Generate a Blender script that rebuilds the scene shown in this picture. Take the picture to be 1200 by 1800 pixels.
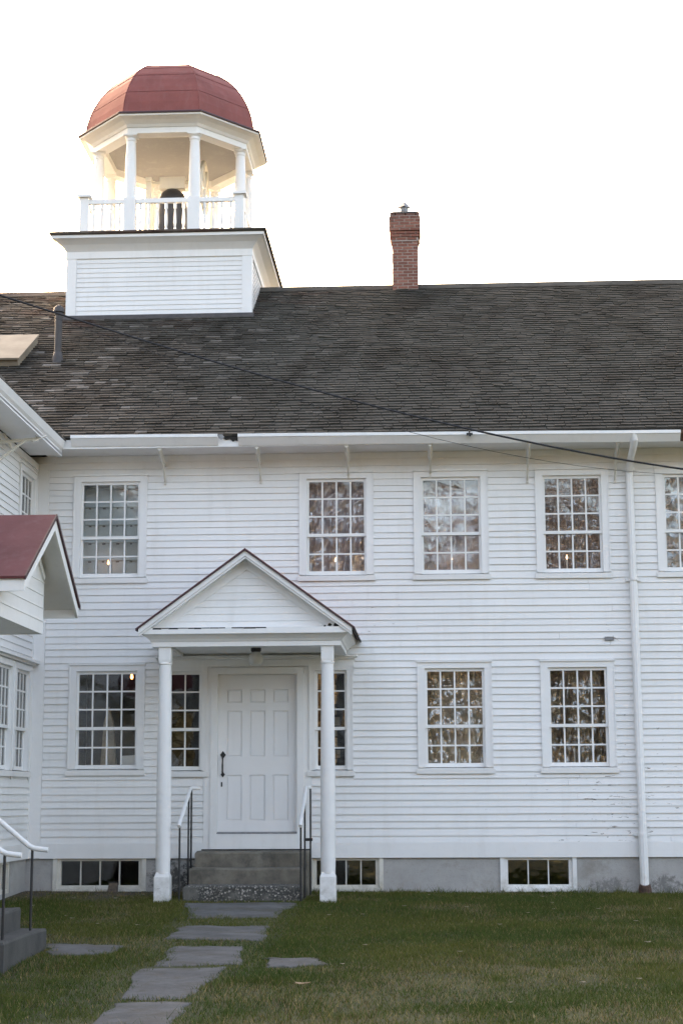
import bpy, bmesh, math, random
import numpy as np
from mathutils import Vector
random.seed(11); rng = np.random.default_rng(5)
scene = bpy.context.scene
for o in list(bpy.data.objects): bpy.data.objects.remove(o, do_unlink=True)
col = scene.collection
R = math.radians

# ------------------------------------------------------------------ camera
cam_d = bpy.data.cameras.new('camera'); cam = bpy.data.objects.new('camera', cam_d); col.objects.link(cam)
cam_d.sensor_fit = 'VERTICAL'; cam_d.sensor_height = 36.0; cam_d.sensor_width = 24.0
cam_d.lens = 2950.0/1800.0*36.0
cam_d.clip_start = 0.1; cam_d.clip_end = 2000
YAW = math.atan(150/2950.0); PITCH = math.atan(505/2950.0); ROLL = 0.0046
cam.location = (0, -21.7, 1.23)
from mathutils import Matrix
cam.rotation_euler = (Matrix.Rotation(YAW, 3, 'Z') @ Matrix.Rotation(math.pi/2+PITCH, 3, 'X') @ Matrix.Rotation(-ROLL, 3, 'Z')).to_euler()
scene.camera = cam

# ------------------------------------------------------------------ sky, sun, exposure
SUN_EL, SUN_AZ = R(17), R(-32)          # azimuth measured from +Y (behind the house) towards +X
w = bpy.data.worlds.new('World'); scene.world = w; w.use_nodes = True
nt = w.node_tree; nt.nodes.clear()
sky = nt.nodes.new('ShaderNodeTexSky'); sky.sky_type = 'NISHITA'; sky.sun_disc = False
sky.sun_elevation = SUN_EL; sky.sun_rotation = SUN_AZ
sky.air_density = 0.8; sky.dust_density = 6.0; sky.ozone_density = 0.6; sky.altitude = 200
bg = nt.nodes.new('ShaderNodeBackground'); bg.inputs['Strength'].default_value = 0.15
wo = nt.nodes.new('ShaderNodeOutputWorld')
nt.links.new(sky.outputs[0], bg.inputs[0]); nt.links.new(bg.outputs[0], wo.inputs[0])
sd = bpy.data.lights.new('sun', 'SUN'); sd.energy = 2.0; sd.angle = R(0.6); sd.color = (1.0, .97, .93)
sun = bpy.data.objects.new('sun', sd); col.objects.link(sun)
to_sun = Vector((math.sin(SUN_AZ)*math.cos(SUN_EL), math.cos(SUN_AZ)*math.cos(SUN_EL), math.sin(SUN_EL)))
sun.rotation_euler = to_sun.to_track_quat('Z', 'Y').to_euler(); sun.location = (0, 0, 40)
vs = scene.view_settings
vs.view_transform = 'Standard'; vs.look = 'None'; vs.gamma = 1.0; vs.use_curve_mapping = False
vs.exposure = 3.06
vs.use_white_balance = True; vs.white_balance_temperature = 8500; vs.white_balance_tint = 14
scene.render.engine = 'CYCLES'
scene.cycles.max_bounces = 8; scene.cycles.transparent_max_bounces = 16

# ------------------------------------------------------------------ materials
def newmat(name):
    m = bpy.data.materials.new(name); m.use_nodes = True
    n = m.node_tree; n.nodes.clear()
    out = n.nodes.new('ShaderNodeOutputMaterial'); b = n.nodes.new('ShaderNodeBsdfPrincipled')
    n.links.new(b.outputs[0], out.inputs[0])
    return m, n, b, out
def nd(n, t, **kw):
    x = n.nodes.new(t)
    for k, v in kw.items():
        if k in x.inputs.keys(): x.inputs[k].default_value = v
        else: setattr(x, k, v)
    return x
def noise(n, scale, detail=4, rough=.55, vec=None, dist=0.0):
    x = nd(n, 'ShaderNodeTexNoise', Scale=scale, Detail=detail, Roughness=rough, Distortion=dist)
    if vec is not None: n.links.new(vec, x.inputs['Vector'])
    return x.outputs['Fac']
def pos(n, sc=(1, 1, 1)):
    g = n.nodes.new('ShaderNodeNewGeometry')
    mp = nd(n, 'ShaderNodeMapping'); mp.inputs['Scale'].default_value = sc
    n.links.new(g.outputs['Position'], mp.inputs['Vector']); return mp.outputs[0]
def ramp(n, fac, stops):
    r = n.nodes.new('ShaderNodeValToRGB'); e = r.color_ramp.elements
    while len(e) > 1: e.remove(e[-1])
    for i, (p, c) in enumerate(stops):
        x = e[0] if i == 0 else e.new(p)
        x.position = p; x.color = (c[0], c[1], c[2], 1) if not isinstance(c, (int, float)) else (c, c, c, 1)
    n.links.new(fac, r.inputs[0]); return r.outputs[0]
def mix(n, fac, a, b, blend='MIX'):
    x = nd(n, 'ShaderNodeMix', data_type='RGBA', blend_type=blend)
    for v, i in ((fac, 0), (a, 6), (b, 7)):
        if isinstance(v, bpy.types.NodeSocket): n.links.new(v, x.inputs[i])
        elif isinstance(v, (int, float)): x.inputs[i].default_value = v if i == 0 else (v, v, v, 1)
        else: x.inputs[i].default_value = (*v, 1)
    return x.outputs[2]
def mth(n, op, a, b=None, c=None):
    x = nd(n, 'ShaderNodeMath', operation=op)
    for i, v in enumerate((a, b, c)):
        if v is None: continue
        if isinstance(v, bpy.types.NodeSocket): n.links.new(v, x.inputs[i])
        else: x.inputs[i].default_value = v
    return x.outputs[0]
def bump(n, h, b, strength=.3, dist=.01):
    x = nd(n, 'ShaderNodeBump', Strength=strength, Distance=dist)
    n.links.new(h, x.inputs['Height']); n.links.new(x.outputs[0], b.inputs['Normal'])
def simple(name, c, rough=.6, var=.12, scale=6, metal=0, bs=.15, bscale=40):
    m, n, b, o = newmat(name)
    p = pos(n)
    f = noise(n, scale, 5, .6, p)
    c2 = tuple(v*(1-var*2) for v in c); c1 = tuple(min(1, v*(1+var)) for v in c)
    n.links.new(ramp(n, f, ((.3, c2), (.7, c1))), b.inputs['Base Color'])
    b.inputs['Roughness'].default_value = rough; b.inputs['Metallic'].default_value = metal
    if bs: bump(n, noise(n, bscale, 4, .6, p), b, bs, .004)
    return m
M = {}
def fade(name, c):
    m, n, b, o = newmat(name); p = pos(n)
    a = ramp(n, noise(n, 1.8, 5, .6, p), ((.3, tuple(v*.82 for v in c)), (.7, tuple(min(1, v*1.14) for v in c))))
    st = noise(n, 7, 5, .65, pos(n, (1.6, 1.6, .25)))
    a = mix(n, ramp(n, st, ((.5, 0), (.78, .35))), a, tuple(v*.8+.075 for v in c))
    a = mix(n, ramp(n, noise(n, 26, 5, .7, p), ((.56, 0), (.75, .35))), a, tuple(v*.55 for v in c))
    n.links.new(a, b.inputs['Base Color']); b.inputs['Roughness'].default_value = .78; b.inputs['Specular IOR Level'].default_value = .22
    bump(n, noise(n, 3.5, 3, .5, p), b, .25, .02); return m
# white house paint: faint dirt, horizontal streaks, and paint that has flaked off low on the wall
def paint(name, base, peel=True, dirt=.5):
    m, n, b, o = newmat(name)
    p = pos(n)
    big = noise(n, .9, 4, .6, p); fine = noise(n, 14, 5, .65, p)
    c = mix(n, ramp(n, big, ((.35, 0), (.75, 1))), base, tuple(v*.93 for v in base))
    c = mix(n, ramp(n, fine, ((.55, 0), (.85, dirt*.5))), c, (.52, .5, .46))
    at = n.nodes.new('ShaderNodeAttribute'); at.attribute_name = 'rnd'
    c = mix(n, mth(n, 'MULTIPLY', at.outputs['Fac'], .22), c, (.62, .62, .61))
    stn = noise(n, 2.2, 6, .68, pos(n, (2.2, 2.2, .35)))
    c = mix(n, ramp(n, stn, ((.52, 0), (.78, .38*dirt+.12))), c, (.56, .545, .51))
    sz = nd(n, 'ShaderNodeSeparateXYZ'); n.links.new(p, sz.inputs[0])
    mud = mth(n, 'MULTIPLY', ramp(n, sz.outputs[2], ((.0, 1), (.42, 0))), ramp(n, noise(n, 9, 6, .7, p), ((.42, 0), (.66, .8))))
    c = mix(n, mud, c, (.33, .30, .24))
    if peel:
        ps = pos(n, (5, 5, 26))
        pk = noise(n, 1.0, 6, .7, ps, .4)
        g = n.nodes.new('ShaderNodeNewGeometry')
        def spot(cx, cy, cz, r):
            d = nd(n, 'ShaderNodeVectorMath', operation='DISTANCE'); n.links.new(g.outputs['Position'], d.inputs[0])
            d.inputs[1].default_value = (cx, cy, cz)
            return mth(n, 'SUBTRACT', 1.0, mth(n, 'MINIMUM', mth(n, 'DIVIDE', d.outputs['Value'], r), 1.0))
        s = mth(n, 'MAXIMUM', mth(n, 'MULTIPLY', spot(2.5, 0, 1.05, 2.3), .80), spot(2.35, 0, 3.25, .3))
        s = mth(n, 'MAXIMUM', s, spot(-3.2, -1.45, .05, .35)); s = mth(n, 'MAXIMUM', s, spot(-1.2, -1.45, .0, .3))
        s = mth(n, 'MAXIMUM', s, mth(n, 'MULTIPLY', spot(-.7, 0, 3.3, .7), .7))
        thr = mth(n, 'ADD', pk, mth(n, 'MULTIPLY', s, .17))
        mask = ramp(n, thr, ((.722, 0), (.737, 1)))
        wood = ramp(n, fine, ((.3, (.10, .085, .07)), (.7, (.3, .27, .23))))
        c = mix(n, mask, c, wood)
    n.links.new(c, b.inputs['Base Color'])
    b.inputs['Roughness'].default_value = .55
    bump(n, noise(n, 30, 5, .6, pos(n, (.6, .6, 3))), b, .18, .004)
    return m
M['paint'] = paint('white_paint', (.80, .80, .79))
M['trim'] = paint('white_trim_paint', (.82, .82, .81), peel=False, dirt=.35)
M['cream'] = paint('weathered_cream_paint', (.66, .63, .56), peel=False, dirt=1.2)
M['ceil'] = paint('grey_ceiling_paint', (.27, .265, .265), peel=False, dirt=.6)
M['door'] = paint('door_paint', (.80, .80, .80), peel=False, dirt=.15)
M['red'] = fade('red_painted_metal', (.24, .077, .068))
M['hood_red'] = fade('faded_hood_red', (.150, .052, .056))
M['red_dark'] = simple('dark_red_roof_edge', (.055, .018, .022), .6)
M['iron'] = simple('black_iron', (.018, .017, .017), .55)
M['bell'] = simple('dark_bronze', (.035, .033, .034), .45)
M['lead'] = simple('vent_pipe_metal', (.060, .052, .050), .6, .15, 12)
M['galv'] = simple('weathered_galvanized', (.25, .25, .25), .5, .2, 20, .4)
M['rust'] = simple('rusty_metal', (.10, .055, .038), .8, .3, 20)
M['dark'] = simple('dark_gap', (.02, .018, .016), .9)
M['wood'] = simple('tan_weathered_wood', (.31, .25, .185), .7, .12, 3)
M['block'] = simple('brown_stone_block', (.13, .10, .075), .9, .25, 18)
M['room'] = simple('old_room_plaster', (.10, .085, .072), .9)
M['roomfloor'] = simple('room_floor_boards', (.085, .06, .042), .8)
M['shelf'] = simple('pale_grey_shelf', (.66, .72, .73), .6, .06, 2)
M['label'] = simple('dark_shelf_label', (.22, .22, .21), .8)
M['paper'] = simple('white_paper', (.82, .82, .80), .8, .04)
M['fabric'] = simple('beige_cloth', (.50, .41, .30), .9, .2, 9)
M['candle'] = simple('white_candle', (.8, .78, .72), .5, .03)
M['mortar'] = simple('lime_mortar', (.40, .33, .29), .95, .15, 30)
M['trunk'] = simple('bark', (.07, .055, .045), .95, .2, 6)
M['wire'] = simple('black_cable', (.016, .015, .016), .6)
def emis(name, c, s):
    m, n, b, o = newmat(name); e = nd(n, 'ShaderNodeEmission', Strength=s); e.inputs[0].default_value = (*c, 1)
    n.links.new(e.outputs[0], o.inputs[0]); return m
M['glow'] = emis('lit_orange_bulb', (1, .42, .14), 1.4)
M['glow_soft'] = emis('dim_candle_bulb', (1, .72, .5), .55)
M['glow_candle'] = emis('orange_candle_bulb', (1, .45, .18), 1.3)
# glass: fresnel mix of clear and mirror
def glass(name, tint=(.96, .97, .97), add=.03):
    m, n, b, o = newmat(name)
    tr = nd(n, 'ShaderNodeBsdfTransparent'); tr.inputs[0].default_value = (*tint, 1)
    gl = nd(n, 'ShaderNodeBsdfGlossy', Roughness=.015)
    fr = nd(n, 'ShaderNodeFresnel', IOR=1.5)
    x = n.nodes.new('ShaderNodeMixShader')
    n.links.new(mth(n, 'ADD', fr.outputs[0], add), x.inputs[0]); n.links.new(tr.outputs[0], x.inputs[1]); n.links.new(gl.outputs[0], x.inputs[2])
    bp = nd(n, 'ShaderNodeBump', Strength=.12, Distance=.02)
    n.links.new(noise(n, 5, 2, .5, pos(n)), bp.inputs['Height'])
    n.links.new(bp.outputs[0], gl.inputs['Normal'])
    n.links.new(x.outputs[0], o.inputs[0]); return m
M['glass'] = glass('old_window_glass')
M['frost'] = simple('opal_lamp_glass', (.62, .62, .58), .25, .04)
def film(name, c, opac, gloss=.55):
    m, n, b, o = newmat(name)
    tr = n.nodes.new('ShaderNodeBsdfTransparent')
    b.inputs['Base Color'].default_value = (*c, 1); b.inputs['Roughness'].default_value = .12
    b.inputs['IOR'].default_value = 1.6
    b.inputs['Specular IOR Level'].default_value = 1.0
    gl = nd(n, 'ShaderNodeBsdfGlossy', Roughness=.05)
    x0 = n.nodes.new('ShaderNodeMixShader'); x0.inputs[0].default_value = gloss
    n.links.new(b.outputs[0], x0.inputs[1]); n.links.new(gl.outputs[0], x0.inputs[2])
    x = n.nodes.new('ShaderNodeMixShader')
    n.links.new(ramp(n, noise(n, 4, 4, .6, pos(n)), ((.3, opac*.7), (.7, min(1, opac*1.3)))), x.inputs[0])
    n.links.new(tr.outputs[0], x.inputs[1]); n.links.new(x0.outputs[0], x.inputs[2])
    bp = nd(n, 'ShaderNodeBump', Strength=.6, Distance=.06)
    n.links.new(noise(n, 4.5, 3, .5, pos(n, (1.7, 1, .8)), 1.6), bp.inputs['Height'])
    n.links.new(bp.outputs[0], gl.inputs['Normal'])
    n.links.new(x.outputs[0], o.inputs[0]); return m
M['film'] = film('crumpled_plastic_film', (.30, .26, .26), .60, .6)
M['film_haze'] = film('hazy_plastic_film', (.60, .52, .57), .86, .14)  # mauve of the mirrored sky put into the milky film colour
M['film_mauve_reflection'] = film('mauve_reflection_film', (.60, .52, .56), .84, .26)  # mauve of mirrored clouds put into the film colour
M['film_peach_reflection'] = film('peach_reflection_film', (.68, .58, .46), .84, .5)  # peach of the sunlit tree reflection put into the film colour
M['film_low'] = film('clear_plastic_film', (.28, .25, .22), .6, .5)
M['film_blue_reflection'] = film('bluish_reflection_film', (.42, .52, .54), .75, .35)  # bluish tree reflection put into the sheet colour
# shingles: colour from a per-piece value plus broad weathering
def shingle_mat():
    m, n, b, o = newmat('weathered_roof_shingles')
    at = n.nodes.new('ShaderNodeAttribute'); at.attribute_name = 'rnd'
    p = pos(n)
    base = ramp(n, at.outputs['Fac'], ((0, (.050, .048, .041)), (.5, (.058, .056, .048)), (.9, (.067, .064, .055)), (1, (.10, .094, .083))))
    br = ramp(n, at.outputs['Fac'], ((0, (.036, .031, .026)), (.45, (.070, .060, .050)), (.75, (.105, .090, .076)), (.93, (.150, .132, .115)), (1, (.22, .20, .18))))
    sx = nd(n, 'ShaderNodeSeparateXYZ'); n.links.new(p, sx.inputs[0])
    big = noise(n, .55, 4, .6, p)
    side = mth(n, 'ADD', mth(n, 'MULTIPLY', mth(n, 'ADD', sx.outputs[0], 2.3), -.32), mth(n, 'MULTIPLY', mth(n, 'SUBTRACT', big, .5), 2.2))
    c = mix(n, ramp(n, side, ((.0, 0), (.9, 1))), base, br)
    moss = noise(n, 1.3, 5, .65, pos(n, (1, .5, .5)))
    c = mix(n, ramp(n, moss, ((.46, 0), (.66, .85))), c, (.026, .023, .018))
    pale = noise(n, 2.4, 4, .6, pos(n, (1, .22, .22)))
    c = mix(n, ramp(n, pale, ((.60, 0), (.74, .35))), c, (.12, .11, .096))
    redn = noise(n, 1.7, 3, .6, pos(n, (.4, 1, 1)))
    up = ramp(n, mth(n, 'ADD', mth(n, 'MULTIPLY', mth(n, 'SUBTRACT', sx.outputs[2], 8.9), .8), mth(n, 'MULTIPLY', mth(n, 'ADD', sx.outputs[0], 2.6), -.25)), ((.0, 0), (.5, .8)))
    c = mix(n, mth(n, 'MULTIPLY', up, ramp(n, redn, ((.48, 0), (.62, .7)))), c, (.105, .052, .040))
    fine = noise(n, 45, 4, .6, pos(n, (.3, 1, 1)))
    c = mix(n, ramp(n, fine, ((.4, 0), (.8, .45))), c, (.03, .028, .025))
    n.links.new(c, b.inputs['Base Color']); b.inputs['Roughness'].default_value = .9; b.inputs['Specular IOR Level'].default_value = .16
    bump(n, fine, b, .2, .006); return m
M['shingle'] = shingle_mat()
def brick_mat():
    m, n, b, o = newmat('red_brick')
    at = n.nodes.new('ShaderNodeAttribute'); at.attribute_name = 'rnd'
    c = ramp(n, at.outputs['Fac'], ((0, (.17, .064, .046)), (.5, (.235, .086, .06)), (1, (.30, .125, .088))))
    p = pos(n); sx = nd(n, 'ShaderNodeSeparateXYZ'); n.links.new(p, sx.inputs[0])
    soot = ramp(n, mth(n, 'ADD', mth(n, 'MULTIPLY', mth(n, 'SUBTRACT', sx.outputs[2], 10.95), 3.0), mth(n, 'SUBTRACT', noise(n, 8, 4, .6, p), .5)), ((.0, 0), (.5, .85)))
    c = mix(n, soot, c, (.10, .055, .042))
    c = mix(n, ramp(n, noise(n, 30, 4, .6, p), ((.5, 0), (.8, .4))), c, (.36, .24, .19))
    n.links.new(c, b.inputs['Base Color']); b.inputs['Roughness'].default_value = .9
    bump(n, noise(n, 60, 4, .6, p), b, .4, .004); return m
M['brick'] = brick_mat()
def concrete(name, light, dark, spots=()):
    m, n, b, o = newmat(name); p = pos(n)
    f = noise(n, 3, 6, .65, p)
    c = ramp(n, f, ((.3, dark), (.7, light)))
    sp = noise(n, 55, 4, .7, p)
    c = mix(n, ramp(n, sp, ((.55, 0), (.8, .5))), c, tuple(v*.45 for v in dark))
    g = n.nodes.new('ShaderNodeNewGeometry'); mo = noise(n, 16, 6, .75, p)
    for (cx, cz, rx, rz, k) in spots:
        sx = nd(n, 'ShaderNodeSeparateXYZ'); n.links.new(g.outputs['Position'], sx.inputs[0])
        dx = mth(n, 'POWER', mth(n, 'DIVIDE', mth(n, 'SUBTRACT', sx.outputs[0], cx), rx), 2.0)
        dz = mth(n, 'POWER', mth(n, 'DIVIDE', mth(n, 'SUBTRACT', sx.outputs[2], cz), rz), 2.0)
        d = mth(n, 'SUBTRACT', 1.0, mth(n, 'MINIMUM', mth(n, 'ADD', dx, dz), 1.0))
        c = mix(n, mth(n, 'MULTIPLY', ramp(n, mth(n, 'ADD', mo, mth(n, 'MULTIPLY', d, .22)), ((.56, 0), (.72, 1))), mth(n, 'MULTIPLY', mth(n, 'MINIMUM', mth(n, 'MULTIPLY', d, 2.0), 1.0), k)), c, (.045, .043, .036))
    n.links.new(c, b.inputs['Base Color']); b.inputs['Roughness'].default_value = .9
    bump(n, mth(n, 'ADD', sp, f), b, .4, .008); return m
M['found'] = concrete('foundation_concrete', (.42, .41, .395), (.33, .32, .305), ((2.25, .15, .36, .13, .5), (2.95, .16, .34, .15, .6), (-3.3, .22, .35, .35, .85), (-3.0, .25, .2, .35, .85)))
M['step'] = concrete('worn_step_stone', (.215, .195, .160), (.10, .089, .072))
def pebbles():
    m, n, b, o = newmat('pebbly_step_concrete'); p = pos(n)
    vo = nd(n, 'ShaderNodeTexVoronoi', Scale=42.0); n.links.new(p, vo.inputs['Vector'])
    pc = ramp(n, vo.outputs['Color'], ((.2, (.08, .076, .068)), (.55, (.20, .19, .175)), (.85, (.44, .42, .39))))
    pb = mix(n, ramp(n, vo.outputs['Distance'], ((.3, 0), (.55, 1))), pc, (.055, .052, .046))
    flat = ramp(n, noise(n, 9, 5, .6, p), ((.3, (.085, .08, .07)), (.7, (.16, .155, .14))))
    c = mix(n, ramp(n, noise(n, 3.2, 4, .6, p), ((.36, 0), (.45, 1))), flat, pb)
    n.links.new(c, b.inputs['Base Color']); b.inputs['Roughness'].default_value = .9
    bump(n, vo.outputs['Distance'], b, -.5, .01); return m
M['step_low'] = pebbles()
M['flag'] = concrete('bluestone_flag', (.135, .132, .13), (.062, .060, .057))
def dirty(mat, scale, lo, hi, c):
    n = mat.node_tree; b = [x for x in n.nodes if x.type == 'BSDF_PRINCIPLED'][0]; src = b.inputs['Base Color'].links[0].from_socket
    n.links.new(mix(n, ramp(n, noise(n, scale, 6, .7, pos(n)), ((lo, 0), (hi, .85))), src, c), b.inputs['Base Color'])
dirty(M['flag'], 2.6, .50, .66, (.075, .062, .045)); dirty(M['found'], 1.6, .52, .70, (.24, .225, .195)); dirty(M['step'], 4, .5, .68, (.075, .07, .058))
M['step_dark'] = concrete('dark_grey_concrete', (.085, .084, .08), (.045, .044, .041))  # darker grey than the other step concrete
def ground_mat():
    m, n, b, o = newmat('lawn_soil'); p = pos(n)
    a = noise(n, .8, 5, .6, p); f = noise(n, 25, 5, .7, p)
    c = ramp(n, a, ((.3, (.045, .052, .017)), (.55, (.075, .076, .024)), (.75, (.11, .09, .04))))
    c = mix(n, ramp(n, f, ((.4, 0), (.75, .8))), c, (.03, .023, .014))
    sx = nd(n, 'ShaderNodeSeparateXYZ'); n.links.new(p, sx.inputs[0])
    edge = mth(n, 'MULTIPLY', ramp(n, mth(n, 'ADD', mth(n, 'MULTIPLY', sx.outputs[1], .5), 1.0), ((.3, 0), (.75, 1))), ramp(n, mth(n, 'MULTIPLY', mth(n, 'ADD', sx.outputs[0], 1.0), -.5), ((.0, 0), (.5, 1))))
    c = mix(n, edge, c, ramp(n, noise(n, 18, 5, .7, p), ((.3, (.035, .028, .019)), (.7, (.10, .075, .048)))))
    n.links.new(c, b.inputs['Base Color']); b.inputs['Roughness'].default_value = 1
    bump(n, f, b, .6, .03); return m
M['soil'] = ground_mat()
def attr_mat(name, rough=.8, trans=.0):
    m, n, b, o = newmat(name)
    at = n.nodes.new('ShaderNodeAttribute'); at.attribute_name = 'tint'
    n.links.new(at.outputs['Color'], b.inputs['Base Color']); b.inputs['Roughness'].default_value = rough
    b.inputs['Specular IOR Level'].default_value = .2
    if trans:
        t = n.nodes.new('ShaderNodeBsdfTranslucent'); n.links.new(at.outputs['Color'], t.inputs[0])
        x = n.nodes.new('ShaderNodeMixShader'); x.inputs[0].default_value = trans
        n.links.new(b.outputs[0], x.inputs[1]); n.links.new(t.outputs[0], x.inputs[2]); n.links.new(x.outputs[0], o.inputs[0])
    return m
M['grass'] = attr_mat('grass_blades', .7, .25)
M['leaf'] = attr_mat('autumn_leaves', .7, .3)
M['dryleaf'] = simple('dry_brown_leaf', (.30, .20, .11), .8, .2, 30)
M['paleleaf'] = simple('dry_pale_leaf', (.30, .25, .17), .8, .2, 30)

# ------------------------------------------------------------------ helpers
ORG = {}
class MB:
    def __init__(s, T=None): s.v = []; s.f = []; s.T = T; s.r = []
    def add(s, vs_, fs, rnd=None):
        k = len(s.v)
        if rnd is None: rnd = random.random()
        for p in vs_:
            s.v.append(s.T(*p) if s.T else tuple(p)); s.r.append(rnd)
        for f in fs: s.f.append([i+k for i in f])
        return s
    def hexa(s, p, rnd=None):    # 4 bottom ccw, 4 top ccw
        return s.add(p, [(3, 2, 1, 0), (4, 5, 6, 7), (0, 1, 5, 4), (1, 2, 6, 5), (2, 3, 7, 6), (3, 0, 4, 7)], rnd)
    def box(s, x0, x1, y0, y1, z0, z1, rnd=None):
        return s.hexa([(x0, y0, z0), (x1, y0, z0), (x1, y1, z0), (x0, y1, z0), (x0, y0, z1), (x1, y0, z1), (x1, y1, z1), (x0, y1, z1)], rnd)
    def prism(s, a, b, rnd=None):   # two matching rings
        n = len(a)
        return s.add(list(a)+list(b), [tuple(range(n-1, -1, -1)), tuple(range(n, 2*n))]+[(i, (i+1) % n, (i+1) % n+n, i+n) for i in range(n)], rnd)
    def rings(s, rs, cap=True, closed=True):
        n = len(rs[0]); k = len(rs); vs_ = [p for r in rs for p in r]; fs = []
        for j in range(k-1):
            for i in range(n if closed else n-1):
                a = j*n+i; b = j*n+(i+1) % n; fs.append((a, b, b+n, a+n))
        if cap: fs += [tuple(range(n-1, -1, -1)), tuple(range((k-1)*n, k*n))]
        return s.add(vs_, fs)
    def lathe(s, prof, cx, cy, n=16, ph=0.0):
        return s.rings([[(cx+r*math.cos(ph+2*math.pi*i/n), cy+r*math.sin(ph+2*math.pi*i/n), z) for i in range(n)] for r, z in prof])
    def tube(s, path, r, n=8):
        P = [Vector(p) for p in path]; rs = []
        up = Vector((0, 0, 1))
        for i, p in enumerate(P):
            t = (P[min(i+1, len(P)-1)]-P[max(i-1, 0)]).normalized()
            a = t.cross(up if abs(t.z) < .95 else Vector((1, 0, 0))).normalized(); b = a.cross(t)
            rr = r[i] if isinstance(r, (list, tuple)) else r
            rs.append([tuple(p+rr*(a*math.cos(2*math.pi*k/n)+b*math.sin(2*math.pi*k/n))) for k in range(n)])
        return s.rings(rs)
    def bar(s, p, q, wx, wy=None):
        return s.tube([p, q], wx*.7071, 4)
    def build(s, name, mat, parent=None, smooth=False, bev=0, label=None, kind=None):
        o_ = ORG.get(parent.name, Vector((0, 0, 0))) if parent else Vector((0, 0, 0))
        me = bpy.data.meshes.new(name)
        me.from_pydata([(x-o_[0], y-o_[1], z-o_[2]) for x, y, z in s.v], [], s.f)
        bm = bmesh.new(); bm.from_mesh(me); bmesh.ops.recalc_face_normals(bm, faces=bm.faces); bm.to_mesh(me); bm.free()
        a = me.attributes.new('rnd', 'FLOAT', 'POINT'); a.data.foreach_set('value', s.r)
        me.materials.append(M[mat] if isinstance(mat, str) else mat)
        if smooth:
            me.polygons.foreach_set('use_smooth', [True]*len(me.polygons))
            try: me.set_sharp_from_angle(angle=R(40))
            except Exception: pass
        o = bpy.data.objects.new(name, me); col.objects.link(o)
        if parent: o.parent = parent
        ORG[o.name] = o_
        if bev:
            b = o.modifiers.new('bevel', 'BEVEL'); b.width = bev; b.segments = 2; b.limit_method = 'ANGLE'
        if label: o['label'] = label
        if kind: o['kind'] = kind
        return o
def thing(name, loc, label, cat, group=None):
    o = bpy.data.objects.new(name, None); col.objects.link(o); o.location = loc; o.empty_display_size = .2
    ORG[o.name] = Vector(loc); o['label'] = label; o['category'] = cat
    if group: o['group'] = group
    return o
def tag(o, label, cat, group=None):
    o['label'] = label; o['category'] = cat
    if group: o['group'] = group
    return o
def origin_to_base(o):
    """put a top-level mesh's origin at the middle of its base"""
    me = o.data; n = len(me.vertices); a = np.empty(n*3, np.float32); me.vertices.foreach_get('co', a); a = a.reshape(-1, 3)
    c = np.array([(a[:, 0].min()+a[:, 0].max())/2, (a[:, 1].min()+a[:, 1].max())/2, a[:, 2].min()])
    me.vertices.foreach_set('co', (a-c).astype(np.float32).ravel()); o.location = c; me.update(); return o
def fast_mesh(name, V, F, mat, tint=None, parent=None):
    me = bpy.data.meshes.new(name); nv, nf, k = len(V), len(F), F.shape[1]
    me.vertices.add(nv); me.vertices.foreach_set('co', V.astype(np.float32).ravel())
    me.loops.add(nf*k); me.loops.foreach_set('vertex_index', F.astype(np.int32).ravel())
    me.polygons.add(nf); me.polygons.foreach_set('loop_start', (np.arange(nf)*k).astype(np.int32))
    me.update(calc_edges=True)
    if tint is not None:
        a = me.attributes.new('tint', 'FLOAT_COLOR', 'POINT'); a.data.foreach_set('color', tint.astype(np.float32).ravel())
    me.materials.append(M[mat]); o = bpy.data.objects.new(name, me); col.objects.link(o)
    if parent: o.parent = parent
    return o

# value noise for terrain and grass
_perm = rng.random((64, 64))
def vnoise(x, y):
    xi = np.floor(x).astype(int); yi = np.floor(y).astype(int); fx = x-xi; fy = y-yi
    fx = fx*fx*(3-2*fx); fy = fy*fy*(3-2*fy)
    g = lambda i, j: _perm[(xi+i) % 64, (yi+j) % 64]
    return (g(0, 0)*(1-fx)+g(1, 0)*fx)*(1-fy)+(g(0, 1)*(1-fx)+g(1, 1)*fx)*fy
def fbm(x, y): return vnoise(x, y)*.5+vnoise(x*2.1+7, y*2.1+3)*.3+vnoise(x*4.3+1, y*4.3+9)*.2
def zg(x, y):
    x = np.asarray(x, float); y = np.asarray(y, float)
    yy = np.clip(y, -15, -.2)
    z = .062+.03*(yy+.2)
    z = z+np.clip(-.006*x, -.03, .035)*np.clip((y+8)/8, 0, 1)
    z = z-.03*np.clip((-y-15)/20, 0, 1)
    return z+(fbm(x*.6+20, y*.6+20)-.5)*.05*np.clip((-y-1.0)/2, 0, 1)

# ------------------------------------------------------------------ ground
def axis(lo, hi, a, b, fine, coarse):
    return np.unique(np.concatenate([np.linspace(lo, a, coarse), np.arange(a, b, fine), np.linspace(b, hi, coarse)]))
gx = axis(-320, 320, -9, 7, .2, 14); gy = axis(-320, 320, -24, 2, .2, 14)
X, Y = np.meshgrid(gx, gy); V = np.stack([X.ravel(), Y.ravel(), zg(X, Y).ravel()], 1)
ny, nx = X.shape; I = (np.arange(ny-1)[:, None]*nx+np.arange(nx-1)[None]).ravel()
ground = fast_mesh('ground', V, np.stack([I, I+1, I+1+nx, I+nx], 1), 'soil'); ground['kind'] = 'structure'
ground['label'] = 'short autumn lawn in front of the white house'

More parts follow.
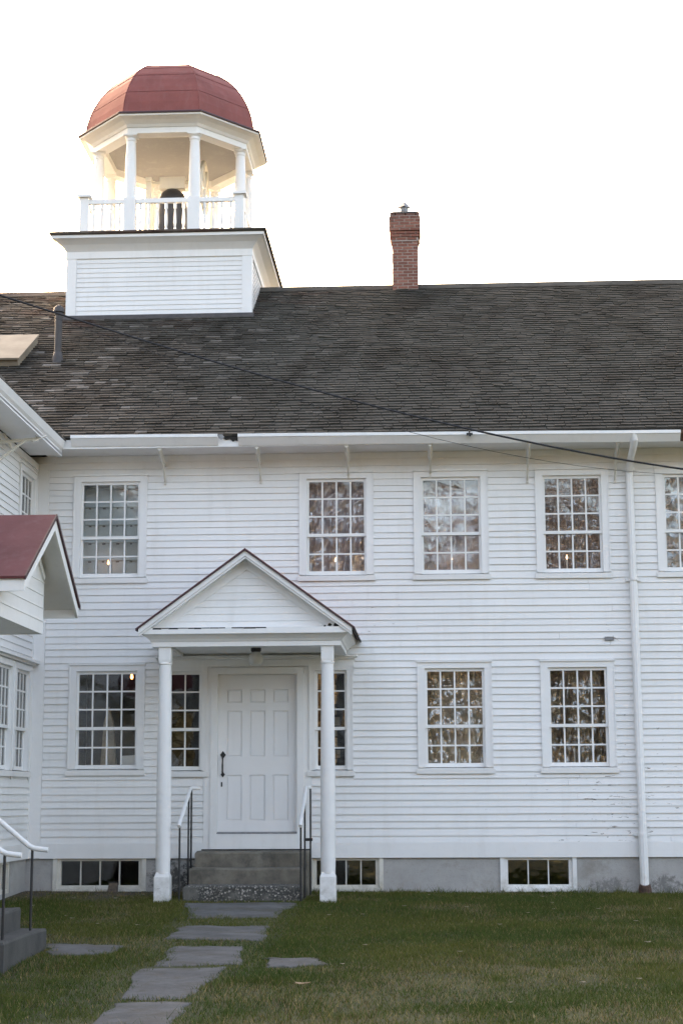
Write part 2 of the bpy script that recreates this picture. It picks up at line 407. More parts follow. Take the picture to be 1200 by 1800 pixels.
# ------------------------------------------------------------------ wall helpers
T_main = lambda u, w_, v: (u, -w_, v)                 # u right, w_ outward, v up
XW = -5.15
T_wing = lambda u, w_, v: (XW+w_, u, v)
def wall_cells(mb, u0, u1, v0, v1, holes, w0, w1):
    vs_ = sorted({v0, v1, *[h[2] for h in holes if v0 < h[2] < v1], *[h[3] for h in holes if v0 < h[3] < v1]})
    for a, b in zip(vs_, vs_[1:]):
        m = (a+b)/2; cuts = sorted([(h[0], h[1]) for h in holes if h[2] < m < h[3]]); x = u0
        for c0, c1 in cuts:
            if c0 > x: mb.box(x, c0, w0, w1, a, b)
            x = max(x, c1)
        if x < u1: mb.box(x, u1, w0, w1, a, b)
def clapboards(T, u0, u1, v0, v1, pitch, blocks, parent, joint=True, lo=2.2, hi=4.6, view=None):
    """wedge boards, one object each, cut around the blocks"""
    n = int(round((v1-v0)/pitch)); pitch = (v1-v0)/n; cnt = 0; far = MB(T)
    edges = [v0+i*pitch+random.uniform(-.006, .006) for i in range(n)]+[v1]
    for i in range(n):
        a, b = edges[i], edges[i+1]; segs = []; x = u0
        cuts = sorted((h[0], h[1]) for h in blocks if h[2] < (a+b)/2 < h[3])
        for c0, c1 in cuts:
            if c0 > x+.02: segs.append((x, min(c0, u1)))
            x = max(x, c1)
        if x < u1-.02: segs.append((x, u1))
        for s0, s1 in segs:
            pieces = []; x = s0
            while joint and s1-x > hi:
                L = random.uniform(lo, hi)
                if s1-x-L < 1.2: break
                pieces.append((x, x+L)); x += L
            pieces.append((x, s1))
            for p0, p1 in pieces:
                t = random.uniform(.019, .025); d0 = random.uniform(-.0035, .0035); d1 = random.uniform(-.0035, .0035)
                hx = [(p0+.002, 0, a+d0), (p1-.002, 0, a+d1), (p1-.002, t, a+d1), (p0+.002, t, a+d0),
                      (p0+.002, 0, b+.006), (p1-.002, 0, b+.006), (p1-.002, .006, b+.006), (p0+.002, .006, b+.006)]
                if view and p0 > view: far.hexa(hx)
                else: MB(T).hexa(hx).build('clapboard', 'paint', parent); cnt += 1
    if far.v: far.build('clapboard_siding', 'paint', parent, kind='stuff')
    return cnt
GL = 'glass'
def sash_window(T, g0, g1, v0, v1, cols, parent, rows_up=3, rows_lo=2, cap=True, side=.092, casing=True, sill=True):
    """double-hung window; g0..v1 is the glazed area. returns (hole, casing block)"""
    o0, o1, ob, ot = g0-.03, g1+.03, v0-.05, v1+.04
    rows = rows_up+rows_lo; mr = .04
    ph = (v1-v0-mr-.02*(rows-2))/rows
    zm0 = v0+rows_lo*ph+(rows_lo-1)*.02; zm1 = zm0+mr
    fr = MB(T)
    for (a, b, w0, top, bot, rws) in ((zm0+.012, v1, -.035, .04, .0, rows_up), (v0, zm0+.02, -.065, .0, .05, rows_lo)):
        w1 = w0+.028
        lo_, hi_ = (zm1, v1) if top else (v0, zm0)
        fr.box(o0, g0, w0, w1, lo_-(.04 if top else .05), hi_+(.04 if top else .04))
        fr.box(g1, o1, w0, w1, lo_-(.04 if top else .05), hi_+(.04 if top else .04))
        fr.box(g0, g1, w0, w1, hi_, hi_+(.04 if top else .035)); fr.box(g0, g1, w0, w1, lo_-(.04 if top else .05), lo_)
        cw = (g1-g0-.02*(cols-1))/cols
        for c in range(1, cols): fr.box(g0+c*cw+(c-1)*.02, g0+c*(cw+.02), w0+.004, w1-.003, lo_, hi_)
        for r in range(1, rws): fr.box(g0, g1, w0+.006, w1-.005, lo_+r*ph+(r-1)*.02, lo_+r*(ph+.02))
    win = fr.build('window', 'trim', parent)
    for (lo_, w0, rws) in ((zm1, -.035, rows_up), (v0, -.065, rows_lo)):
        for r in range(rws):
            for c in range(cols):
                a = g0+c*(cw+.02); z = lo_+r*(ph+.02); d = [random.uniform(-.0016, .0016) for _ in range(4)]
                wm = w0+.012
                MB(T).hexa([(a-.004, wm+d[0], z-.004), (a+cw+.004, wm+d[1], z-.004), (a+cw+.004, wm+.003+d[1], z-.004), (a-.004, wm+.003+d[0], z-.004),
                            (a-.004, wm+d[2], z+ph+.004), (a+cw+.004, wm+d[3], z+ph+.004), (a+cw+.004, wm+.003+d[3], z+ph+.004), (a-.004, wm+.003+d[2], z+ph+.004)]).build('pane', GL, win)
    if casing:
        cs = MB(T)
        cs.box(o0-side, o0, -.12, .03, ob-.004, ot); cs.box(o1, o1+side, -.12, .03, ob-.004, ot)
        cs.box(o0-side, o1+side, -.12, .031, ot, ot+.075)
        if cap: cs.box(o0-side-.012, o1+side+.012, 0, .05, ot+.0755, ot+.098)
        cs.box(o0-side-.006, o0-side+.012, .0302, .038, ob, ot+.06); cs.box(o1+side-.012, o1+side+.006, .0302, .038, ob, ot+.06)
        cs.build('casing', 'trim', win)
    if sill:
        MB(T).hexa([(o0-side-.025, -.1, ob-.075), (o1+side+.025, -.1, ob-.075), (o1+side+.025, .045, ob-.085), (o0-side-.025, .045, ob-.085),
                    (o0-side-.025, -.1, ob-.004), (o1+side+.025, -.1, ob-.004), (o1+side+.025, .05, ob-.02), (o0-side-.025, .05, ob-.02)]).build('sill', 'trim', win)
    blk = (o0-side, o1+side, ob-.085, ot+.098)
    return (o0-.02, o1+.02, ob-.02, ot+.02), blk

# ------------------------------------------------------------------ the main house
house = thing('clapboard_house', (-1.0, 0, .5), 'long two-storey white clapboard house with dark shingled roof', 'house')
XR = 8.0; XL = -14.0; ZF = .51
holes = []; blocks = []
ups = [(-4.52, -3.795), (-1.53, -.81), (-.031, .686), (1.555, 2.255), (3.114, 3.815)]
for a, b in ups:
    h, k = sash_window(T_main, a, b, 4.172, 5.355, 4, house); holes.append(h); blocks.append(k)
for a, b in [(-4.526, -3.79), (-.011, .691), (1.565, 2.256)]:
    h, k = sash_window(T_main, a, b, 1.68, 2.848, 4, house); holes.append(h); blocks.append(k)
for a, b in [(-3.325, -2.957), (-1.422, -1.075)]:
    h, k = sash_window(T_main, a, b, 1.657, 2.834, 2, house, cap=False, side=.075); holes.append(h); blocks.append(k)
for a, b in [(5.2, 5.9), ]:
    for z0, z1 in ((4.172, 5.355), (1.68, 2.848)):
        h, k = sash_window(T_main, a, b, z0, z1, 4, house); holes.append(h); blocks.append(k)
holes.append((-2.71, -1.688, .60, 2.83))
wl = MB(T_main); wall_cells(wl, XW-.2, XR, ZF, 5.75, holes, -.16, 0)
wl.box(XL, XW-.2, -.16, 0, ZF, 5.75)
wl.box(XL, XR, -12.0, -11.85, 0, 5.75); wl.T = None
wl.box(XL, XL+.15, .16, 11.85, 0, 5.75); wl.box(XR-.15, XR, .16, 11.85, 0, 5.75)
for x in (XL+.02, XR-.17): wl.prism([(x, -.02, 5.751), (x, 12.02, 5.751), (x, 6, 9.6)], [(x+.15, -.02, 5.751), (x+.15, 12.02, 5.751), (x+.15, 6, 9.6)])
wall = wl.build('wall', 'paint', house)
# frontispiece and trim boards
tr = MB(T_main)
tr.box(-4.985, XR, 0, .024, ZF-.012, .687)                         # sill board
tr.box(-5.148, -4.985, 0, .022, ZF-.01, 5.56)                        # corner board
tr.box(-5.13, XR, 0, .026, 5.5605, 5.652)                           # frieze boards
tr.box(-5.13, XR, 0, .036, 5.6525, 5.735)
tr.box(-2.80, -2.712, -.1, .04, .69, 2.915); tr.box(-1.686, -1.60, -.1, .04, .69, 2.915); tr.box(-2.80, -1.60, -.1, .0405, 2.832, 2.916)
tr.box(-2.886, -2.8005, 0, .024, .69, 2.93); tr.box(-1.5995, -1.50, 0, .024, .69, 2.93)
tr.box(-3.47, -.955, 0, .033, 2.9305, 3.02)
tr.box(-3.49, -.935, 0, .07, 3.0205, 3.045); tr.box(-3.52, -.905, 0, .10, 3.0455, 3.068)
tr.box(-2.80, -1.60, -.06, .045, .612, .80)                         # riser below the door
tr.build('trim_board', 'trim', house)
blocks += [(-2.886, -1.50, 0, 3.0), (-3.47, -.955, 2.93, 3.068)]
blocks.append((-3.47, -2.80, 2.85, 3.0)); blocks.append((-1.5, -.955, 2.85, 3.0))
NB = clapboards(T_main, -4.985, XR, .687, 5.56, .0885, blocks, house, lo=2.6, hi=5.0, view=3.4)
# door
dm = MB(T_main); dm.box(-2.709, -1.690, -.075, -.045, .826, 2.829)
px = [(-2.597, -2.40), (-2.30, -2.10), (-2.00, -1.80)]; pz = [(.965, 1.545), (1.775, 2.365), (2.465, 2.64)]
wall_cells(dm, -2.709, -1.690, .826, 2.829, [(a, b, c, d) for a, b in px for c, d in pz], -.0448, -.026)
door = dm.build('door', 'door', house)
for a, b in px:
    for c, d in pz:
        i = .022
        MB(T_main).hexa([(a+.001, -.0446, c+.001), (b-.001, -.0446, c+.001), (b-.001, -.0446, d-.001), (a+.001, -.0446, d-.001),
                         (a+i, -.034, c+i), (b-i, -.034, c+i), (b-i, -.034, d-i), (a+i, -.034, d-i)]).build('panel', 'door', door)
hb = MB(); hx = -2.644; y = .026
hb.tube([(hx, y, 1.79), (hx, y-.05, 1.76), (hx, y-.055, 1.66), (hx, y-.05, 1.58), (hx, y, 1.55)], .011, 8)
for zc, s in ((1.80, .05), (1.55, .036)):
    hb.prism([(hx-s*.75, y-.012, zc), (hx, y-.012, zc-s), (hx+s*.75, y-.012, zc), (hx, y-.012, zc+s)], [(hx-s*.75, y, zc), (hx, y, zc-s), (hx+s*.75, y, zc), (hx, y, zc+s)])
hb.build('handle', 'iron', door)
MB().box(hx-.024, hx-.006, y-.006, y, 1.395, 1.455).build('keyhole_plate', 'iron', door)
MB(T_main).hexa([(-2.712, -.08, .803), (-1.688, -.08, .803), (-1.688, .05, .803), (-2.712, .05, .803), (-2.712, -.08, .83), (-1.688, -.08, .83), (-1.688, .045, .815), (-2.712, .045, .815)]).build('threshold', 'galv', door)
# foundation with basement windows
fh = [(-4.716, -3.714), (-1.442, -.693), (.976, 1.739)]
fm = MB(T_main); wall_cells(fm, XW-.2, XR, -.6, ZF-.002, [(a-.05, b+.05, .11, ZF+1) for a, b in fh], -.25, -.012)
foundation = fm.build('foundation', 'found', house)
for (a, b), n, mt in zip(fh, (4, 4, 3), ('cream', 'cream', 'trim')):
    bw = MB(T_main)
    bw.box(a-.045, a, -.10, -.03, .12, ZF-.004); bw.box(b, b+.045, -.10, -.03, .12, ZF-.004)
    bw.box(a, b, -.10, -.031, .12, .16); bw.box(a, b, -.10, -.031, .465, ZF-.004)
    for side in (-1, 1):
        x = a-.098 if side < 0 else b+.0455
        bw.box(x, x+.052, -.11, .008, .09, ZF-.013)
    bw.box(a-.0455, b+.0455, -.11, .012, .075, .118)
    cw = (b-a)/n
    for i in range(1, n): bw.box(a+i*cw-.007, a+i*cw+.007, -.09, -.045, .16, .465)
    bwin = bw.build('basement_window', mt, house)
    for i in range(n): MB(T_main).box(a+i*cw+(.007 if i else 0), a+(i+1)*cw-(.007 if i < n-1 else 0), -.074+random.uniform(-.002, .002), -.07, .16, .465).build('pane', GL, bwin)
# rooms behind the glass
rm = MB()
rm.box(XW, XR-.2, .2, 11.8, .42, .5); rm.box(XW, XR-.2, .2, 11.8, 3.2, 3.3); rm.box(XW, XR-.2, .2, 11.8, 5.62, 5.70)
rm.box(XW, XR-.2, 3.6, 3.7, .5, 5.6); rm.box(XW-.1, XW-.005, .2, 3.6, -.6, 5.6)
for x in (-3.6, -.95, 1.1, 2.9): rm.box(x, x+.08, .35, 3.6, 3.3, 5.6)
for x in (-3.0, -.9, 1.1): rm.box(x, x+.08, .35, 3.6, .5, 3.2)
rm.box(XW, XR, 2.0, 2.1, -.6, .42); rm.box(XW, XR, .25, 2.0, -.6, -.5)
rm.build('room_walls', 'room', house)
# roof: deck, shingles, ridge
RS = .605; zr = lambda y: 5.868+RS*(y+.6)
dk = MB(); e = .02
dk.hexa([(XL-.4, -.575, zr(-.575)-.09), (XR+.4, -.575, zr(-.575)-.09), (XR+.4, 6, zr(6)-.09), (XL-.4, 6, zr(6)-.09), (XL-.4, -.575, zr(-.575)), (XR+.4, -.575, zr(-.575)), (XR+.4, 6, zr(6)), (XL-.4, 6, zr(6))])
dk.hexa([(XL-.4, 6.001, zr(6)-.09), (XR+.4, 6.001, zr(6)-.09), (XR+.4, 12.575, zr(-.575)-.09), (XL-.4, 12.575, zr(-.575)-.09), (XL-.4, 6.001, zr(6)+.003), (XR+.4, 6.001, zr(6)+.003), (XR+.4, 12.575, zr(-.575)+.003), (XL-.4, 12.575, zr(-.575)+.003)])
roof = dk.build('roof', 'shingle', house)
cs_, sn_ = math.cos(math.atan(RS)), math.sin(math.atan(RS))
SL_ = 6.6/cs_; NR = 66; EX = SL_/NR
def rp(x, s, h): return (x, -.6+s*cs_-h*sn_, 5.868+s*sn_+h*cs_)
stuff = MB(); parts = []
sag = lambda x: .012*math.sin(x*.9)+.008*math.sin(x*2.3+1)
for r in range(-1, NR):
    x = -13.0+random.uniform(0, .2); tilt = random.uniform(-.004, .004)
    while x < XR+.3:
        wd = random.choice((.11, .14, .17, .20, .23, .27))*random.uniform(.9, 1.1)
        s0 = r*EX+random.uniform(-.003, .003)+sag(x)*.5 if r >= 0 else -.012+random.uniform(-.004, .004); s1 = (r+1)*EX+.045
        if r == -1: s1 = EX*.6
        b0 = random.uniform(.014, .026); b1 = b0+random.uniform(-.005, .005); g = random.uniform(.002, .005); lift = .008 if r >= 0 else -.002
        if random.random() < .008: b0 += .02; s0 -= .012
        dx = random.uniform(-.004, .004)
        h = [rp(x+g+dx, s0, .0), rp(x+wd-g+dx, s0+random.uniform(-.003, .003), .0), rp(x+wd-g, s1, .001), rp(x+g, s1, .001),
             rp(x+g+dx, s0, b0+lift), rp(x+wd-g+dx, s0, b1+lift), rp(x+wd-g, s1, .006), rp(x+g, s1, .006)]
        q = min(1, max(0, random.gauss(.45, 0.32 if x < -1.2 else .16)))
        if r < 7 and -4.9 < x < 3.6 and len(parts) < 300: parts.append(h); MB().hexa(h, q).build('shingle', 'shingle', roof)
        else: stuff.hexa(h, q)
        x += wd
stuff.build('shingle_courses', 'shingle', roof, kind='stuff')
rc = MB(); rc.prism([(XL-.4, 5.84, zr(5.84)+.03), (XL-.4, 6.16, zr(5.84)+.03), (XL-.4, 6.0, zr(6)+.055)], [(XR+.4, 5.84, zr(5.84)+.03), (XR+.4, 6.16, zr(5.84)+.03), (XR+.4, 6.0, zr(6)+.055)])
rc.build('ridge_cap', 'shingle', roof)
# eave: soffit, fascia, gutter, downpipe
ev = MB(); ev.box(-5.0, XR+.4, -.56, -.04, 5.7355, 5.752); ev.box(-4.9, XR+.4, -.585, -.562, 5.725, 5.845)
ev.build('eave_board', 'trim', house)
gz = lambda x: 5.884-(x+4.55)*.0066
def gutter(x0, x1, name='gutter', mat='trim'):
    prof = [(-.5855, .0), (-.5855, -.125), (-.60, -.13), (-.645, -.075), (-.672, -.042), (-.685, -.036), (-.685, .004), (-.672, .006), (-.665, -.03), (-.64, -.06), (-.60, -.11), (-.595, .0)]
    n = max(2, int((x1-x0)/.8)); rs = []
    for i in range(n+1):
        x = x0+(x1-x0)*i/n; k = 0 if i in (0, n) else random.uniform(-.003, .003)
        rs.append([(x, y_, gz(x)+z_+k) for y_, z_ in prof])
    return MB().rings(rs).build(name, mat, house)
gutter(-4.57, -2.66); gutter(-2.40, 3.24); gutter(3.245, 3.5, 'gutter_end', 'rust'); gutter(3.52, XR+.3)
tp = [(-2.67, 5.868), (-2.55, 5.872), (-2.395, 5.868), (-2.392, 5.79), (-2.44, 5.805), (-2.47, 5.79), (-2.51, 5.822), (-2.56, 5.812), (-2.60, 5.84), (-2.65, 5.842)]
MB().prism([(x, -.6, z) for x, z in tp], [(x, -.594, z) for x, z in tp]).build('rotten_fascia_patch', 'dark', house)
fp = [(-2.662, 5.872), (-2.60, 5.870), (-2.57, 5.835), (-2.61, 5.80), (-2.64, 5.822)]
MB().prism([(x, -.668, z) for x, z in fp], [(x-.004, -.664, z) for x, z in fp]).build('torn_gutter_flap', 'galv', house)
dp = MB()
dp.tube([(2.66, -.64, 5.81), (2.66, -.63, 5.73), (2.657, -.55, 5.66), (2.65, -.32, 5.57), (2.648, -.16, 5.50), (2.648, -.085, 5.40), (2.648, -.085, 5.3)], .046, 12)
dpp = dp.build('downpipe', 'trim', house, smooth=True)
d2 = MB()
def flute(x, z, y, r): return [(x+r*(1+.10*(k % 2))*math.cos(2*math.pi*k/20), y+r*(1+.10*(k % 2))*math.sin(2*math.pi*k/20), z) for k in range(20)]
d2.rings([flute(2.648, 5.42, -.085, .044), flute(2.655, 3.95, -.087, .042)]); d2.rings([flute(2.655, 3.96, -.087, .046), flute(2.664, .76, -.09, .045)])
d2.rings([flute(2.664, .78, -.09, .052), flute(2.667, .13, -.09, .050)])
d2.build('pipe_run', 'trim', dpp)
for z in (.77, 4.0, 5.44): MB().box(2.56, 2.755, -.042, -.0262, z-.012, z+.03).lathe([(.056, z-.01), (.056, z+.025)], 2.66, -.09, 14).build('pipe_strap', 'trim', dpp)
MB().tube([(2.668, -.09, -.05), (2.668, -.09, .10), (2.668, -.11, .165)], [.082, .082, .068], 12).build('pipe_boot', 'rust', dpp)
# strut brackets under the eave
for x, zb in ((-3.43, 5.36), (-2.165, 5.36), (-1.008, 5.41), (.065, 5.43), (1.33, 5.32), (2.465, 5.30), (3.9, 5.36), (5.2, 5.36)):
    b = MB(); b.box(x-.016, x+.016, -.53, -.515, 5.68, 5.734); b.bar((x, -.57, 5.715), (x+.003, -.26, 5.60), .042)
    b.box(x-.012, x+.012, -.27, -.037, 5.585, 5.612); b.bar((x+.003, -.27, 5.60), (x, -.02, zb), .018); b.box(x-.014, x+.014, -.04, -.02, zb-.02, zb+.02)
    b.build('eave_bracket', 'cream', house)
# roof vent and hatch
vp = MB(); vx, vy = -5.47, 2.45
vp.lathe([(.055, 7.65), (.055, 8.43), (.068, 8.432), (.07, 8.46), (.06, 8.47)], vx, vy, 14)
vent = vp.build('vent_pipe', 'lead', house, smooth=True)
MB().lathe([(.055, 8.46), (.088, 8.475), (.088, 8.49), (.075, 8.54), (.045, 8.575), (.012, 8.59)], vx, vy, 14).build('cap', 'lead', vent, smooth=True)
MB().lathe([(.095, 7.66), (.082, 7.76), (.062, 7.85), (.056, 7.855)], vx, vy, 14).build('flashing', 'lead', vent, smooth=True)
ht = MB(); s0, s1 = 3.28, 4.52
ht.hexa([rp(-7.4, s0, .0), rp(-6.0, s0, .0), rp(-5.97, s1, .0), rp(-7.4, s1, .0), rp(-7.4, s0, .13), rp(-6.0, s0, .13), rp(-5.97, s1, .13), rp(-7.4, s1, .13)])
hat = ht.build('roof_hatch', 'wood', house); MB().hexa([rp(-7.43, s0-.03, .131), rp(-5.97, s0-.03, .131), rp(-5.94, s1+.02, .131), rp(-7.43, s1+.02, .131), rp(-7.43, s0-.03, .16), rp(-5.97, s0-.03, .16), rp(-5.94, s1+.02, .16), rp(-7.43, s1+.02, .16)]).build('cover', 'wood', hat)
# chimney: brick by brick
cx0, cx1, cz0 = -.512, -.074, 9.35
ch = MB(); cy0, cy1 = 5.80, 6.24; ch.box(cx0+.006, cx1-.006, cy0+.006, cy1-.006, cz0, 10.62); ch.box(cx0-.038, cx1+.038, cy0-.038, cy1+.038, 10.81, 11.07); ch.box(cx0-.008, cx1+.008, cy0-.008, cy1+.008, 10.6205, 10.8095)
chim = ch.build('chimney', 'mortar', house)
nc = 33; bh = (11.12-cz0)/nc
for i in range(nc):
    z = cz0+i*bh; k = 0.0
    for th, ex in ((24, .016), (25, .032), (27, .048)): 
        if i >= th: k = ex
    if i >= 32: k = .03
    for face in range(4):
        L = (cx1-cx0 if face % 2 == 0 else cy1-cy0)+2*k; off = 0 if (i+face) % 2 else -.0875
        u = off
        while u < L-.01:
            a, b = max(u, 0)+.008, min(u+.175, L)-.008; u += .175
            if b-a < .02: continue
            t = .045; j = random.uniform(-.003, .003)
            if face == 0: q = (cx0-k+a, cx0-k+b, cy0-k+j, cy0-k+t)
            elif face == 2: q = (cx0-k+a, cx0-k+b, cy1+k-t, cy1+k+j)
            elif face == 1: q = (cx1+k-t, cx1+k+j, cy0-k+a, cy0-k+b)
            else: q = (cx0-k+j, cx0-k+t, cy0-k+a, cy0-k+b)
            if face in (1, 3): q = (q[0], q[1], max(q[2], cy0-k+t+.002), min(q[3], cy1+k-t-.002))
            if i > 12 or face != 2: MB().box(*q, z+.007, z+bh-.007).build('brick', 'brick', chim)
MB().hexa([(cx0-.04, cy0-.04, 11.12), (cx1+.04, cy0-.04, 11.12), (cx1+.04, cy1+.04, 11.12), (cx0-.04, cy1+.04, 11.12), (cx0+.02, cy0+.02, 11.165), (cx1-.02, cy0+.02, 11.165), (cx1-.02, cy1-.02, 11.165), (cx0+.02, cy1-.02, 11.165)]).build('mortar_cap', 'step_dark', chim, bev=.012)
fl = MB(); mx, my = -.305, 6.0; fl.lathe([(.07, 11.10), (.07, 11.28), (.055, 11.30)], mx, my, 14); fl.lathe([(.115, 11.285), (.112, 11.297), (.012, 11.40)], mx, my, 4, math.pi/4*0)
fl.build('flue_cap', 'galv', chim)

# ------------------------------------------------------------------ the wing on the left
wing = thing('side_wing', (-9, -5, 0), 'white clapboard wing joining the house at the left edge of the photo', 'house wing')
wh = []; wb = []
h, k = sash_window(T_wing, -.90, -.25, 4.172, 5.355, 4, wing); wh.append(h); wb.append(k)
h, k = sash_window(T_wing, -.88, -.25, 1.66, 2.83, 4, wing, cap=False); wh.append(h); wb.append(k)
h, k = sash_window(T_wing, -1.80, -1.15, 1.66, 2.83, 4, wing, cap=False); wh.append(h); wb.append(k)
ww = MB(T_wing); wall_cells(ww, -11, -.002, ZF, 5.66, wh, -.16, 0); ww.T = None
ww.box(-12.85, XW-.16, -11, -10.85, ZF, 5.66); ww.box(-12.85, -12.7, -10.85, 0, ZF, 5.66)
ww.prism([(-12.85, -11, 5.661), (XW, -11, 5.661), (-9, -11, 7.95)], [(-12.85, -10.85, 5.661), (XW, -10.85, 5.661), (-9, -10.85, 7.95)])
ww.build('wall', 'paint', wing)
wt = MB(T_wing)
wt.box(-.10, -.024, 0, .02, ZF, 5.55); wt.box(-11, -.03, 0, .026, ZF-.012, .687); wt.box(-11, -.04, 0, .03, 5.55, 5.64)
wt.box(-11, -.04, 0, .11, 2.985, 3.02); wt.box(-11, -.04, 0, .06, 2.955, 2.9845)
wt.build('trim_board', 'trim', wing)
wb += [(-11, 0, 2.95, 3.02)]
clapboards(T_wing, -11, -.10, .687, 5.55, .0885, wb, wing, joint=False)
wf = MB(T_wing); wall_cells(wf, -11, -.02, -.8, ZF-.002, [(-1.63, -.83, .115, ZF+1)], -.25, -.012); wf.build('foundation', 'found', wing)
bw = MB(T_wing)
bw.box(-.89, -.831, -.1, -.02, .115, ZF-.004); bw.box(-1.63, -1.57, -.1, -.02, .115, ZF-.004); bw.box(-1.57, -.89, -.1, -.021, .115, .16); bw.box(-1.57, -.89, -.1, -.021, .465, ZF-.004)
for i in (1, 2): bw.box(-1.57+.227*i-.01, -1.57+.227*i+.01, -.09, -.04, .16, .465)
bwo = bw.build('basement_window', 'cream', wing)
for i in range(3): MB(T_wing).box(-1.57+.2267*i+.01, -1.57+.2267*(i+1)-.01, -.074, -.07, .16, .465).build('pane', GL, bwo)
wr = MB(); XE = -4.68; zw = lambda x: 5.83+RS*(XE-x); yv = lambda x: (zw(x)-5.868)/RS-.6
wr.hexa([(XE, -11.4, 5.75), (XE, yv(XE)-.02, 5.75), (-9, yv(-9)+.0, zw(-9)-.08), (-9, -11.4, zw(-9)-.08), (XE, -11.4, 5.83), (XE, yv(XE)-.02, 5.83), (-9, yv(-9), zw(-9)), (-9, -11.4, zw(-9))])
wr.hexa([(-9.001, -11.4, zw(-9)-.08), (-9.001, yv(-9), zw(-9)-.08), (-13.3, -.7, 5.75), (-13.3, -11.4, 5.75), (-9.001, -11.4, zw(-9)+.002), (-9.001, yv(-9), zw(-9)+.002), (-13.3, -.7, 5.832), (-13.3, -11.4, 5.832)])
wroof = wr.build('roof', 'shingle', wing)
for i in range(64):
    y0 = -11.4+i*.17+random.uniform(-.02, .02); t = random.uniform(.012, .03); ex = random.uniform(.0, .035)
    MB().hexa([(XE+ex, y0, 5.828), (XE+ex, y0+.16, 5.828), (XE-.2, y0+.16, 5.83+.2*RS), (XE-.2, y0, 5.83+.2*RS), (XE+ex, y0, 5.828+t), (XE+ex, y0+.16, 5.828+t), (XE-.2, y0+.16, 5.84+.2*RS), (XE-.2, y0, 5.84+.2*RS)]).build('shingle', 'shingle', wroof)
we = MB(); we.box(XW+.031, -4.70, -11.3, -.56, 5.655, 5.672)
we.hexa([(-4.735, -11.3, 5.63), (-4.735, -.565, 5.63), (-4.70, -.565, 5.63), (-4.70, -11.3, 5.63), (-4.735, -11.3, 5.83), (-4.735, -.565, 5.83), (-4.70, -.565, 5.83), (-4.70, -11.3, 5.83)])
we.hexa([(-4.699, -11.3, 5.70), (-4.699, -.62, 5.70), (-4.675, -.62, 5.73), (-4.675, -11.3, 5.73), (-4.699, -11.3, 5.80), (-4.699, -.62, 5.80), (-4.645, -.62, 5.815), (-4.645, -11.3, 5.815)])
we.build('eave_board', 'trim', wing)
ib = MB(); yb = -2.1
ib.bar((-5.12, yb, 5.50), (-4.74, yb+.35, 5.61), .03); ib.bar((-5.12, yb, 5.28), (-4.86, yb+.22, 5.57), .026); ib.bar((-5.1, yb+.1, 5.63), (-4.98, yb+.12, 5.42), .022)
ib.bar((-4.74, yb+.35, 5.58), (-4.765, yb+.33, 5.70), .018); ib.bar((-4.79, yb+.28, 5.565), (-4.66, yb+.45, 5.67), .018)
ib.build('eave_bracket', 'cream', wing)
# hood over the wing's door
HX = -3.32; HY = (-8.06, -6.95, -5.86); HZ = (3.045, 3.74)
hd = MB()
for a, b, s in ((0, 1, 1), (2, 1, -1)):
    y0, y1 = HY[a], HY[b]
    hd.hexa([(-5.1, y0, HZ[0]-.0), (HX, y0, HZ[0]-.0), (HX, y1-s*.0005, HZ[1]-.0), (-5.1, y1-s*.0005, HZ[1]-.0), (-5.1, y0-s*.01, HZ[0]+.022), (HX, y0-s*.01, HZ[0]+.022), (HX, y1-s*.0005, HZ[1]+.03), (-5.1, y1-s*.0005, HZ[1]+.03)])
hood = hd.build('hood_roof', 'hood_red', wing)
hk = MB()
for a, b, s in ((0, 1, 1), (2, 1, -1)):
    y0, y1 = HY[a], HY[b]
    hk.hexa([(HX+.001, y0-s*.012, HZ[0]-.012), (HX+.012, y0-s*.012, HZ[0]-.012), (HX+.012, y1-s*.0008, HZ[1]-.005), (HX+.001, y1-s*.0008, HZ[1]-.005), (HX+.001, y0-s*.012, HZ[0]+.024), (HX+.012, y0-s*.012, HZ[0]+.024), (HX+.012, y1-s*.0008, HZ[1]+.033), (HX+.001, y1-s*.0008, HZ[1]+.033)])
hk.build('roof_edge', 'red_dark', hood)
ht = MB()
sl = (HZ[1]-HZ[0])/(HY[1]-HY[0]); sl2 = (HZ[1]-HZ[0])/(HY[2]-HY[1])
for a, s in ((0, 1), (2, -1)):
    y0 = HY[a]; k = sl if s > 0 else sl2; y1 = HY[1]-s*.0008
    ht.hexa([(HX-.03, y0+s*.02, HZ[0]-.10), (HX-.005, y0+s*.02, HZ[0]-.10), (HX-.005, y1, HZ[1]-.115), (HX-.03, y1, HZ[1]-.115),
             (HX-.03, y0+s*.02, HZ[0]-.002), (HX-.005, y0+s*.02, HZ[0]-.002), (HX-.005, y1, HZ[1]-.002), (HX-.03, y1, HZ[1]-.002)])
    ht.box(-5.1, HX-.031, min(y0+s*.02, y0+s*.045), max(y0+s*.02, y0+s*.045), HZ[0]-.10, HZ[0]+.002)
    ht.hexa([(-5.1, y0+s*.05, HZ[0]-.02), (HX-.032, y0+s*.05, HZ[0]-.02), (HX-.032, y1, HZ[1]-.05), (-5.1, y1, HZ[1]-.05), (-5.1, y0+s*.05, HZ[0]-.006), (HX-.032, y0+s*.05, HZ[0]-.006), (HX-.032, y1, HZ[1]-.03), (-5.1, y1, HZ[1]-.03)])
ht.build('rake_board', 'trim', wing)
XG = -3.545; hw = MB()
g = [(-7.96, 2.745), (-6.38, 2.745), (-6.38, 3.22), (-6.95, 3.60), (-7.96, 2.98)]
hw.prism([(XG-.03, a, b) for a, b in g], [(XG, a, b) for a, b in g]); hw.box(-5.1, XG-.031, -7.96, -7.93, 2.745, 2.98); hw.box(-5.1, XG-.031, -6.41, -6.38, 2.745, 3.2); hw.box(-5.1, XG-.001, -7.92, -6.42, 2.75, 2.765)
